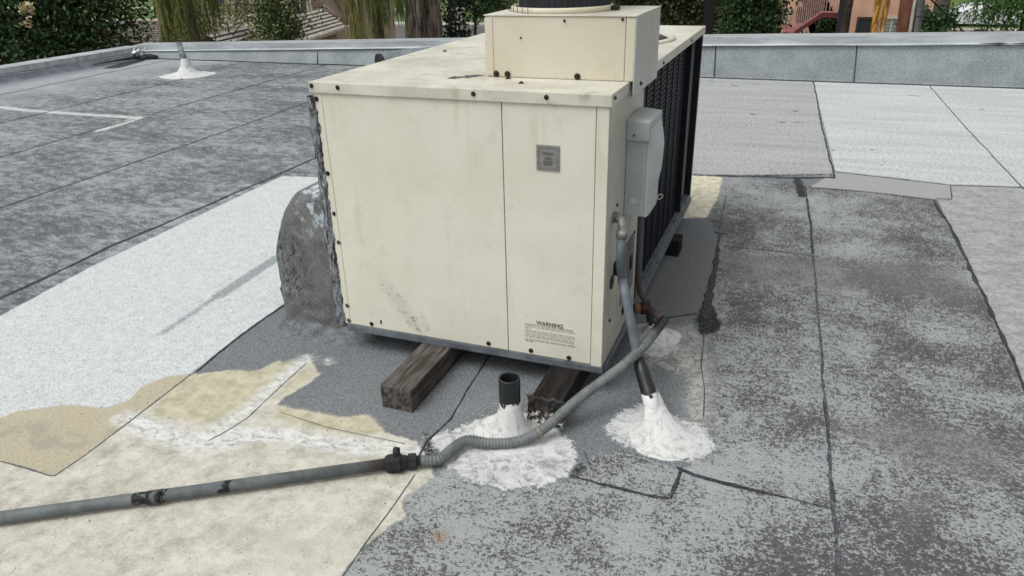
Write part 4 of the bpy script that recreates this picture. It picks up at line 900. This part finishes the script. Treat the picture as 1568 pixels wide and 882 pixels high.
# brown shingle bit and beige house behind palms
shing = simple('brown_shingles', (118,108,100), (92,84,78), 6, .9)
a = (-25.48, 22, -1.499); b = (-24.14, 22, -1.323)
gable('house', 'brown shingled low roof peeking out between the dark trees and the palm fronds', 'house', a[0]-.5, b[0]+.4, 21.5, 26, a[2]-.5, a[2]+.55, simple('tan_wall', (150,136,118)), shing)
def windows(t, items, y, fm, gm, d=.05):
    for (xa, xb, za, zb) in items:
        f = boxes('window', [(xa-.07,xb+.07,y-d,y-.003,zb,zb+.08),(xa-.07,xb+.07,y-d,y-.003,za-.08,za),(xa-.07,xa,y-d,y-.003,za+.002,zb-.002),(xb,xb+.07,y-d,y-.003,za+.002,zb-.002),((xa+xb)/2-.02,(xa+xb)/2+.02,y-d*.7,y-.003,za+.002,zb-.002)], fm, t)
        box('pane', xa+.002, xb-.002, y-.02, y-.004, za+.002, zb-.002, gm, f, 0)
glass = NT('window_glass', .12, 0, .6); glass.color(lin((52,58,62))); glass = glass.m
blind = NT('window_blind', .35, 0, .5); s = blind.sep(); wv = blind.math('FRACT', blind.math('MULTIPLY', s[2], 9.0)); blind.color(blind.mix(blind.rng(wv, .1, .35), lin((92,104,98)), lin((128,140,130)))); blind = blind.m
framem = simple('cream_frame', (196,188,170)); darkframe = simple('dark_frame', (60,56,52))
a = (-25.36, 26, -1.125); b = (-18.36, 26, -1.065)
hb = thing('house', 'beige stucco house with white balcony rails behind the palm fronds', 'house', ((a[0]+b[0])/2, 29, GZ0))
hbw = NT('beige_stucco', .9, 0, .2); hbw.color(hbw.mix(hbw.rng(hbw.noise(1.2, 4, .6), .35, .65), lin((178,164,144)), lin((150,138,122)))); hbw = hbw.m
box('wall', a[0], b[0], 26, 33, GZ0-.1, 3.5, hbw, hb, 0)
p1 = (-23.76, 26, -0.775); p2 = (-22.92, 26, -0.331); p3 = (-21.22, 26, -0.762); p4 = (-20.27, 26, -0.329); p5 = (-19.28, 26, -0.912); p6 = (-18.58, 26, -0.38); p7 = (-22.42, 26, -0.823); p8 = (-21.58, 26, -0.277)
windows(hb, [(p1[0],p2[0],p1[2],p2[2]+.9),(p3[0],p4[0],p3[2],p4[2]+.9),(p5[0],p6[0],p5[2],p6[2]+.9),(p7[0],p8[0],p7[2],p8[2]+.9)], 26, framem, glass)
r1 = (-22.11, 24.6, -0.921); r2 = (-20.31, 24.6, -0.906)
box('balcony', r1[0]-.3, r2[0]+.3, 24.6, 25.997, r1[2]-.75, r1[2]-.6, framem, hb, 0)
boxes('railing', [(r1[0]-.3,r2[0]+.3,24.60,24.66,r1[2]+.12,r1[2]+.18),(r1[0]-.3,r2[0]+.3,24.60,24.66,r1[2]-.06,r1[2]),(r1[0]-.3,r2[0]+.3,24.60,24.66,r1[2]-.28,r1[2]-.22)]+[(x,x+.05,24.61,24.65,r1[2]-.6,r1[2]+.18) for x in np.arange(r1[0]-.3, r2[0]+.3, .7)], simple('white_rail', (214,212,204)), hb)
box('awning', r1[0]-1.2, r2[0]+1.8, 23.9, 25.99, r1[2]-1.75, r1[2]-1.65, simple('pale_awning', (190,184,172)), hb, 0)
# grey tile roof house
gt = simple('grey_roof_tiles', (176,172,164), (150,146,140), 2, .85)
E1 = Vector((-14.66, 22.96, -1)); E2 = Vector((-13.47, 18.31, -1)); R1 = Vector((-15.47, 22.62, -0.35))
dv = (E2-E1).normalized(); E2 = E1+dv*9; R2 = R1+dv*9; nr = 7
ha = thing('house', 'low tan house with stepped grey tile roof, left of the thick gnarled trunk', 'house', (E1.x, E1.y, GZ0))
V, Fc = [], []
for k in range(nr):
    t0, t1 = k/nr, (k+1)/nr; A0 = E1.lerp(R1, t0); A1 = E1.lerp(R1, t1); B0_ = E2.lerp(R2, t0); B1_ = E2.lerp(R2, t1); up = Vector((0,0,.05)); u2 = Vector((0,0,.01))
    q = len(V); V += [A0+up, B0_+up, B1_+u2, A1+u2, A0, B0_]; Fc += [(q,q+1,q+2,q+3),(q+4,q+5,q+1,q)]
back_off = (R1-E1); back_off = Vector((back_off.x, back_off.y, 0))
q = len(V); V += [R1, R2, R2+Vector((back_off.x,back_off.y,-.65)), R1+Vector((back_off.x,back_off.y,-.65))]; Fc += [(q,q+1,q+2,q+3)]
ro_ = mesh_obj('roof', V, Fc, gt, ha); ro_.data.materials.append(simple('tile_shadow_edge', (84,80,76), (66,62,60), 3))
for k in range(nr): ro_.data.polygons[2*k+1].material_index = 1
tube('verge', [R1+Vector((0,0,.10)), E1+Vector((0,0,.06))], .11, simple('brown_verge', (112,98,86)), ha, 6)
tube('gutter', [E1+Vector((0,0,-.02)), E2+Vector((0,0,-.02))], .09, simple('cream_gutter', (190,184,168)), ha, 8)
inn = (Vector((back_off.x, back_off.y, 0))).normalized()*.4
W1 = E1+inn+dv*.3; W2 = E2+inn; W3 = W2+back_off*1.6; W4 = W1+back_off*1.6
V = [Vector((p.x,p.y,GZ0-.1)) for p in (W1,W2,W3,W4)]+[Vector((p.x,p.y,-1.02)) for p in (W1,W2,W3,W4)]+[Vector((((W1+W4)/2).x, ((W1+W4)/2).y, -.50))]
mesh_obj('wall', V, [(0,1,5,4),(1,2,6,5),(2,3,7,6),(3,0,4,7),(4,8,7)], simple('tan_stucco', (150,128,104), (138,116,94), 3), ha)

# shrubs in front of the beige house
for (c, r, nl, m, lb) in (((-13.43, 15, -0.331),(1.5,.9,.8),2200,OLIVE,'loose olive shrub in front of the beige house below the balcony'),
                              ((-10.89, 14, 0.053),(.55,.6,1.3),4500,MIDG,'upright green shrub beside the grey tiled roof'),
                              ((-13.93, 17, 0.061),(1.6,.9,.8),1200,OLIVE,'thin olive shrub level with the white balcony rails'),
                              ((-15.67, 16, -0.535),(.8,.8,.6),2500,MIDG,'small green shrub right of the dense palm fronds')):
    tree('shrub', lb, 'shrub', c, r, nl, .10, m, r0=.05)

# palms
def fronds(name, origin, specs, mat, parent, leaf=.42, w=.011, n=60):
    V, Fc = [], []
    for (az, ln, rise, drop) in specs:
        d = Vector((math.cos(az), math.sin(az), 0)); o_ = Vector(origin); P = []
        for i in range(n+1):
            t = i/n; P.append(o_ + d*(ln*math.sin(min(1.0, t*1.25)*math.pi/2)*.55) + Vector((0,0, rise*math.sin(t*math.pi*.8) - drop*t*t)))
        v, f = tube_geo(P, lambda i: .016*(1-i/n)+.003, 5); q = len(V); V += v; Fc += [tuple(i+q for i in g) for g in f]
        side = Vector((-d.y, d.x, 0))
        for i in range(4, n):
            for s in (-1, 1):
                L_ = leaf*(1.1-.6*abs(i/n-.45))*(.8+.4*random.random()); p = P[i]
                dr = (side*s*(.10+.20*random.random()) + d*.12*random.uniform(-1,1.4) + Vector((0,0,-1.0-.3*random.random()))).normalized()
                wv_ = dr.cross(Vector((random.uniform(-1,1), random.uniform(-1,1), .2))).normalized()*w*.5
                m_ = p+dr*L_*.45+side*s*.03; e = p+dr*L_+Vector((0,0,-.02))
                q = len(V); V += [p-wv_, p+wv_, m_+wv_, m_-wv_, e]; Fc += [(q,q+1,q+2,q+3),(q+3,q+2,q+4)]
    return mesh_obj(name, V, Fc, mat, parent)
def palm(label, crown_px, Yy, specs_g, specs_d, r, gm=PALMG, dm_=PALMY, leafg=.42, leafd=.5, base=None, tm=None, tb=None):
    c = Vector(crown_px); t = thing('palm_tree', label, 'palm tree', (c.x, c.y, GZ0))
    b = Vector(base) if base else Vector((c.x, c.y, GZ0-.05))
    P = [b.lerp(c, i/30) for i in range(31)]
    tube('trunk', P, lambda i: r*(1+.08*(i % 2))*(1.15-.25*i/30), tm or bark, t, 12)
    if specs_g: fronds('fronds', c, specs_g, gm, t, leafg)
    if specs_d: fronds('dry_fronds', c-Vector((0,0,.1)), specs_d, dm_, t, leafd)
    return t
def spec(n, a0, a1, ln, rise, drop, j=.15):
    return [(a0+(a1-a0)*(i+.5)/n+random.uniform(-.15,.15), ln*random.uniform(1-j,1+j), rise*random.uniform(.6,1.3), drop*random.uniform(1-j,1+j)) for i in range(n)]
c1 = (-9.578, 9.6, 2.485)
palm('palm with a dense curtain of green fronds hanging behind the far left vent pipe', c1, 9.6, spec(26, 0, 2*math.pi, .95, .25, 2.1)+spec(18, 3.4, 6.2, .9, .2, 2.25), spec(9, 2.2, 4.6, 1.0, .1, 2.1), .09)
c2_ = (-5.582, 9.9, 2.535)
palm('palm with yellow green fronds drooping over the back parapet beside the thick gnarled trunk', c2_, 9.9, spec(16, -1.2, 1.2, .9, .2, 2.2)+spec(18, 3.6, 5.8, .75, .2, 2.1)+spec(8, 0, 6.28, 1.6, .5, 1.5), spec(10, 2.6, 5.0, 1.0, .1, 2.3), .09)
c3_ = (-8.973, 11.5, 2.994); PB3 = Vector((-6.623, 11.5, 0.056)); PB3.z = GZ0-.05; PB3 += (PB3-Vector((c3_[0],c3_[1],GZ0)))*.9
palm('palm with thin sparse frond tips hanging in front of the beige house', c3_, 11.5, spec(11, 0, 6.28, 2.4, .4, 2.0)+spec(5, 3.3, 6.1, 1.4, .2, 2.2), spec(6, 3, 6.2, 2.2, .1, 2.1), .08, leafg=.34, leafd=.36, base=tuple(PB3))
c4_ = Vector((2.384, 15, 0.079)); c4_.z = 3.6
palm('slender palm with hanging golden dead fronds in front of the pink house', c4_, 15, spec(9, 0, 6.28, 2.6, .6, 2.0), None, .075, tm=barkd)
pt = [o for o in col.objects if o.get('label', '').startswith('slender palm')][0]
fronds('golden_fronds', Vector(c4_)-Vector((-.1,0,.2)), spec(9, -.7, .5, 1.0, .0, 3.6), GOLD, pt, .45, .022)

# thick gnarled trunk
gb = NT('gnarled_bark', .95, 0, .2); gn = gb.noise(7, 8, .75, gb.mapping(scale=(1.6,1.6,.28))); gb.color(gb.mix(gb.rng(gn, .4, .6), lin((66,58,54)), lin((140,128,118)))); gb.bump(gn, .9, .06)
b = (-5.555, 11.6, -0.04); ct = thing('tree', 'old tree with a thick gnarled grey trunk standing just beyond the back parapet', 'tree', (b[0], b[1], GZ0))
V, Fc = [], []; S = 56; NZ = 90
for i in range(NZ+1):
    z = GZ0-.05+(3.2-GZ0)*i/NZ; base_r = .27+.22*math.exp(-(z+3.6)*.8)+.04*max(0, -.2-z)
    for k in range(S):
        a = 2*math.pi*k/S+.25*z
        rr = base_r*(1+.22*math.sin(4*a+.6*math.sin(z*2))+.10*math.sin(9*a-z*3)+.13*mnoise.noise(Vector((math.cos(a)*2, math.sin(a)*2, z*1.1)))+.05*mnoise.noise(Vector((math.cos(a)*8, math.sin(a)*8, z*5))))
        V.append((b[0]+rr*math.cos(a-.25*z)-.04*z, b[1]+rr*math.sin(a-.25*z), z))
for i in range(NZ):
    for k in range(S): q = i*S+k; w_ = i*S+(k+1) % S; Fc.append((q, w_, w_+S, q+S))
mesh_obj('trunk', V, Fc, gb.m, ct, True)
leaves('crown', [((b[0]-.2,b[1]+1.5,5.2),(3.0,2.4,1.6))], 5000, .22, MIDG, ct)
# columnar conifer
c = (-5.694, 13.2, 0.464); t = thing('conifer', 'dense dark columnar conifer just right of the gnarled trunk', 'conifer', (c[0], c[1], GZ0))
trunk((c[0],c[1],GZ0-.05), (c[0],c[1],1.6), .1, .03, barkd, t, 3, .2)
leaves('foliage', [((c[0],c[1],GZ0+1.1),(.62,.6,1.3)),((c[0],c[1],GZ0+2.6),(.50,.5,1.4)),((c[0],c[1],GZ0+4.2),(.34,.34,1.3))], 9000, .085, CONIF, t, .2, .5, .6)
# street tree and small details beyond
c = (-16.92, 40, -1.055); tree('tree', 'small street tree with a thin dark trunk before the lawn', 'tree', c, (1.3,1.3,1.0), 3500, .20, DARKG, r0=.11)
c = (-19.48, 50, -1.597); tree('tree', 'green street tree half hidden by the dark fan guard on the unit', 'tree', c, (1.3,1.3,1.5), 3500, .25, MIDG, r0=.12)
g1_ = (-13.25, 30, -0.925); gp = thing('gate_post', 'pale square gate post right of the dark conifer', 'gate post', (g1_[0], 30, GZ0)); box('post', g1_[0]-.12, g1_[0]+.12, 29.88, 30.12, GZ0-.05, g1_[2], simple('pale_post', (176,170,160)), gp, .01); box('cap', g1_[0]-.15, g1_[0]+.15, 29.85, 30.15, g1_[2]+.001, g1_[2]+.08, simple('pale_post_cap', (190,186,176)), gp, .01)

# vine-covered wall, black post, dark tree on the right of the unit
a = (-4.243, 21, -0.316); b = (-0.62, 21, -0.295)
vw = thing('garden_wall', 'tall beige wall overgrown with vines, behind the far right corner of the unit', 'wall', ((a[0]+b[0])/2, 21.2, GZ0))
box('wall', a[0], b[0], 21, 21.4, GZ0-.1, 2.5, simple('pale_stone', (168,158,138), (120,112,98), 2.5, .9, bump=.6, bscale=6, bdist=.05), vw, 0)
leaves('vines', [((a[0]+ (b[0]-a[0])*t, 20.8, z), (.55,.12,.8)) for t in np.linspace(.03,.97,9) for z in (-2.4,-1.0,.3)], 15000, .11, VINE, vw, .1, .7, .2)
c = (0.376, 8.8, 0.52); bp = thing('steel_post', 'tall black square steel post right behind the far corner of the unit', 'post', (c[0], c[1], GZ0)); box('post', c[0]-.062, c[0]+.062, c[1]-.06, c[1]+.06, GZ0-.05, 3.6, simple('black_steel', (14,13,15), (20,18,19), 8, .8), bp, .004); box('base_plate', c[0]-.12, c[0]+.12, c[1]-.12, c[1]+.12, GZ0+.001, GZ0+.02, steel, bp, .002)
c = (0.345, 17.5, 0.022); tree('tree', 'dense dark green tree between the black post and the red stairs', 'tree', c, (1.2,1.1,1.3), 22000, .11, DARKG, blobs=[(c,(.62,.7,.9)),(off(c,-.25,0,-1.0),(.6,.7,.9)),(off(c,.2,.1,1.0),(.7,.8,.9)),(off(c,-.2,.1,1.2),(.7,.8,.9)),(off(c,.25,-.1,-.9),(.45,.6,.8))])
# pink house with stairs
FY = 27.0
pinkw = NT('pink_stucco', .9, 0, .2); pinkw.color(pinkw.mix(pinkw.rng(pinkw.noise(1.1, 4, .6), .35, .65), lin((206,168,146)), lin((188,150,128)))); pinkw.bump(pinkw.noise(30, 3, .6), .3, .02); pinkw = pinkw.m
a = (-0.109, 27, -0.995); b = (5.735, 27, -0.945)
ph = thing('house', 'two storey pink stucco house with red outside stairs and an arched doorway', 'house', ((a[0]+b[0])/2, FY, GZ0))
d0 = (2.199, 27, -1.54); d1 = (2.565, 27, -0.865)
dx0, dx1, dzt = d0[0], d1[0], d1[2]; drad = (dx1-dx0)/2; dxc = (dx0+dx1)/2; spr = dzt-drad
# front wall built around the arch opening
Vt = [(a[0],GZ0-.1),(dx0,GZ0-.1),(dx0,spr)]+[(dxc-drad*math.cos(t), spr+drad*math.sin(t)) for t in np.linspace(0, math.pi, 13)[1:-1]]+[(dx1,spr),(dx1,GZ0-.1),(b[0],GZ0-.1),(b[0],3.4),(a[0],3.4)]
bm = bmesh.new(); f0 = [bm.verts.new((x, FY, z)) for x, z in Vt]; f1_ = [bm.verts.new((x, FY+.35, z)) for x, z in Vt]
ff = bm.faces.new(f0); fb = bm.faces.new(f1_[::-1])
for i in range(len(Vt)): j = (i+1) % len(Vt); bm.faces.new((f0[i], f1_[i], f1_[j], f0[j]))
bmesh.ops.triangulate(bm, faces=[ff, fb]); bm_obj('front_wall', bm, pinkw, ph)
box('house_body', a[0]+.01, b[0]-.01, FY+1.6, FY+9, GZ0-.1, 3.39, pinkw, ph, 0)
box('doorway_recess', dx0-.3, dx1+.3, FY+1.2, FY+1.25, GZ0, dzt+.4, simple('dim_plaster', (170,150,136)), ph, 0)
box('door', dxc+.02, dx1+.05, FY+1.14, FY+1.19, GZ0, dzt-.15, simple('dark_red_door', (84,40,38)), ph, .01)
redp = simple('oxblood_paint', (104,48,50), (84,38,42), 6, .6); pinkrail = simple('pink_rail', (176,140,134))
sA = (0.932, 25.9, -1.314); sB = (1.238, 25.9, -1.225); sC = (2.006, 25.9, -0.632); sD = (2.661, 25.9, -0.547)
nst = 9; st = []
for k in range(nst):
    t0 = k/nst; x_ = sB[0]+(sC[0]-sB[0])*t0; z_ = sB[2]+(sC[2]-sB[2])*(k+1)/nst; st.append((x_, x_+(sC[0]-sB[0])/nst+.06, 25.3, 26.2, z_-.06, z_))
st += [(x0_, x0_+.03, 25.32, 26.18, z1_-(sC[2]-sB[2])/nst, z1_-.055) for (x0_, _, _, _, _, z1_) in st[:nst]]
stp = boxes('stairs', st+[(sC[0]+.05, sD[0], 25.3, 26.3, sC[2]-.10, sC[2]+.005), (sA[0]-.1, sB[0]-.01, 25.2, 26.99, GZ0, sB[2])], simple('red_stair', (150,96,94), (128,76,76), 3), ph)
V, Fc = [], []
for yy in (25.25, 25.30):
    V += [(sB[0],yy,sB[2]-.10),(sC[0],yy,sC[2]-.12),(sD[0],yy,sC[2]-.10),(sD[0],yy,sC[2]+.03),(sC[0],yy,sC[2]+.03),(sB[0],yy,sB[2]+.05)]
Fc = [(0,1,4,5),(1,2,3,4),(11,10,7,6),(10,9,8,7)]+[(i,(i+1) % 6+6 if False else (i+6), (i+1) % 6+6, (i+1) % 6) for i in range(6)]
mesh_obj('stringer', V, Fc, redp, ph)
rl = []
for k in range(13):
    t0 = k/12; x_ = sB[0]+(sC[0]-sB[0])*t0; z_ = sB[2]+(sC[2]-sB[2])*t0; rl.append((x_, x_+.035, 25.26, 25.295, z_+.05, z_+.95))
for x_ in np.arange(sC[0]+.08, sD[0], .11): rl.append((x_, x_+.03, 25.26, 25.29, sC[2]+.03, sC[2]+.95))
rl.append((sC[0], sD[0], 25.25, 25.30, sC[2]+.95, sC[2]+1.0))
ro = boxes('railing', rl, pinkrail, ph)
tube('handrail', [(sB[0]-.1,25.27,sB[2]+.92),(sC[0],25.27,sC[2]+.97)], .025, redp, ph, 6)
nz = (2.573, 25.4, -0.43); box('newel_post', nz[0]-.09, nz[0]+.09, 25.2, 25.4, GZ0, 1.5, simple('dark_post', (44,40,52)), ph, .01)
w1 = (1.254, 27, -0.94); w2 = (1.598, 27, -0.614); w3 = (3.239, 27, -1.437); w4 = (3.754, 27, -0.941); w5 = (4.048, 27, -1.596); w6 = (4.474, 27, -0.914); w7 = (0.807, 27, -1.031); w8 = (0.91, 27, -0.638)
windows(ph, [(w1[0],w2[0],w1[2],w2[2]),(w3[0],w4[0],w3[2],w4[2])], FY, darkframe, glass)
windows(ph, [(w5[0],w6[0],w5[2],w6[2])], FY, framem, blind); windows(ph, [(w7[0],w8[0],w7[2],w8[2])], FY, framem, blind)
v1 = (1.304, 27, -1.488); v2 = (1.48, 27, -1.331); windows(ph, [(v1[0],v2[0],v1[2],v2[2])], FY, framem, glass)
p_ = (3.832, 27, -0.919); box('wall_pilaster', p_[0]-.09, p_[0]+.0, FY-.10, FY-.051, GZ0, p_[2]+.1, framem, ph, 0)
for i, (c, lb) in enumerate((((2.09, 26.6, -1.369),'potted shrub left of the arched doorway'),((2.35, 26.6, -1.28),'narrow shrub standing in the arched doorway'))):
    tree('shrub', lb, 'shrub', c, (.22,.2,.6), 900, .09, DARKG, r0=.03)
# poles
pw = NT('pole_wood', .85, 0, .2); g = pw.noise(9, 7, .7, pw.mapping(scale=(4,4,.3))); pw.color(pw.mix(pw.rng(g, .38, .62), lin((84,52,42)), lin((128,86,68)))); pw.bump(g, .5, .01)
pb0 = Vector((3.016, 10.2, 0.254)); pt0 = Vector((2.983, 10.2, 0.858)); dd = (pt0-pb0)/(pt0.z-pb0.z)
up_ = thing('utility_pole', 'reddish brown round wooden utility pole with a pale conduit, in front of the pink house', 'utility pole', (pb0.x, pb0.y, GZ0))
tube('pole', [pb0+dd*(GZ0-.1-pb0.z), pt0, pt0+dd*4], lambda i: [.125,.115,.10][i], pw.m, up_, 20)
q0 = Vector((3.063, 10, 0.277)); q1 = Vector((3.047, 10, 0.681)); tube('riser_conduit', [q0+(q0-q1)*3, q0, q1, q1+Vector((.03,.05,2.5))], .022, simple('pale_conduit', (190,186,178)), up_, 8)
m0 = Vector((3.223, 10.9, 0.182)); m1 = Vector((3.2, 10.9, 0.78)); gpst = thing('metal_pole', 'dull grey metal pole directly right of the wooden utility pole', 'pole', (m0.x, m0.y, GZ0))
tube('pole', [m0+(m0-m1)*((m0.z-GZ0+.1)/(m1.z-m0.z)), m0, m1, m1+(m1-m0)*4], .078, simple('grey_zinc', (122,126,126), (98,102,104), 5, .6), gpst, 16)
tube('band', [m0.lerp(m1, .55), m0.lerp(m1, .58)], .086, steel, gpst, 16)
c = (3.72, 13.5, -0.002); tree('shrub', 'low dark bush at the foot of the leaning trunk right of the poles', 'shrub', c, (.40,.4,.35), 2600, .09, DARKG, r0=.04)
l0 = Vector((4.025, 14.5, -0.22)); l1 = Vector((3.997, 14.5, 0.545)); lt_ = thing('tree', 'bare leaning grey tree trunk beside the covered car, its crown above', 'tree', (l0.x, l0.y, GZ0))
trunk(l0+(l0-l1)*((l0.z-GZ0+.1)/(l1.z-l0.z)), l1+(l1-l0)*3.6, .17, .12, bark, lt_, 4, .8); leaves('crown', [((l1.x+.8,l1.y+.5,6.2),(1.8,1.6,.9))], 2500, .2, MIDG, lt_)
w0 = Vector((3.338, 11, 0.755)); w1_ = Vector((4.209, 12.5, 0.066)); tag(tube('guy_wire', [w0+(w0-w1_)*1.2, w0, w1_, w1_+(w1_-w0)*1.0], .012, simple('dark_cable', (60,58,56)), None, 6), 'dark slanting guy wire crossing in front of the covered car', 'wire')
# covered car on the street
cc = Vector((10.75, 52.94, -3.6)); cY = cc.y
cov_ = thing('covered_car', 'car parked under a crumpled silvery white cover beyond the leaning trunk', 'car', (cc.x+.3, cY, GZ0))
V, Fc = [], []; NU, NV = 60, 30
sc_l = 2.3
for i in range(NU+1):
    for j in range(NV+1):
        u = i/NU*2-1; a_ = math.pi*j/NV
        top = .95+.50*math.exp(-((u-.05)/.55)**4)-.25*max(0, abs(u)-.85)*4
        wd = .92*(1-.25*max(0, abs(u)-.8)*3)
        y_ = -math.cos(a_); zf = math.sin(a_)**.45
        nz_ = .05*mnoise.noise(Vector((u*6, a_*3, 1)))+.03*mnoise.noise(Vector((u*14, a_*7, 4)))
        V.append((cc.x+.3+u*sc_l+nz_, cY+wd*(abs(y_)**.7)*(1 if y_ > 0 else -1)+nz_, GZ0+.28+(top-.28)*zf+nz_*.8))
for i in range(NU):
    for j in range(NV): q = i*(NV+1)+j; Fc.append((q, q+NV+1, q+NV+2, q+1))
q = [i for i in range(NV+1)]; Fc.append(tuple(q)); Fc.append(tuple(NU*(NV+1)+i for i in q)[::-1])
silver = NT('silver_cover', .32, .25, .5); silver.color(silver.mix(silver.rng(silver.noise(3, 5, .7), .4, .6), lin((206,208,210)), lin((168,172,176)))); silver.bump(silver.noise(4, 5, .7), .8, .08)
mesh_obj('cover', V, Fc, silver.m, cov_, True)
for xw in (-1.4, 1.45):
    for yw in (-.78, .70): tube('wheel', [(cc.x+.3+xw, cY+yw-.1, GZ0+.31),(cc.x+.3+xw, cY+yw+.1, GZ0+.31)], .31, blackm, cov_, 20)
box('underbody', cc.x+.3-2.1, cc.x+.3+2.1, cY-.7, cY+.7, GZ0+.2, GZ0+.45, blackm, cov_, .02)
# low wall in front
k0 = (5.99, 28.5, -1.334); k1 = (9.826, 28.5, -1.288)
lw = tag(box('low_wall', k0[0], k1[0], 28.5, 28.8, GZ0-.05, k0[2]-.05, simple('cream_block_wall', (186,180,164), (166,160,146), 2), None, .01), 'low cream wall below the covered car', 'wall')
# feathery tree on the right
c = (4.698, 11.2, 0.777); tree('tree', 'feathery bright green tree hanging over the right end of the back parapet', 'tree', c, (1.0,.9,.9), 22000, .075, BRIGHT, blobs=[(c,(.85,.8,.62)),(off(c,.45,0,-.25),(.75,.7,.55)),(off(c,.15,.1,.85),(.9,.9,.6)),(off(c,.9,0,.5),(1.0,.9,.9))], hang=.6, shell=.3, aspect=.32)
# distant planting
leaves('tree_line', [((x, 96+6*math.sin(x), 1.0), (6,3,5.2)) for x in range(-150, 80, 8)], 60000, .7, DARKG, None)['kind'] = 'stuff'
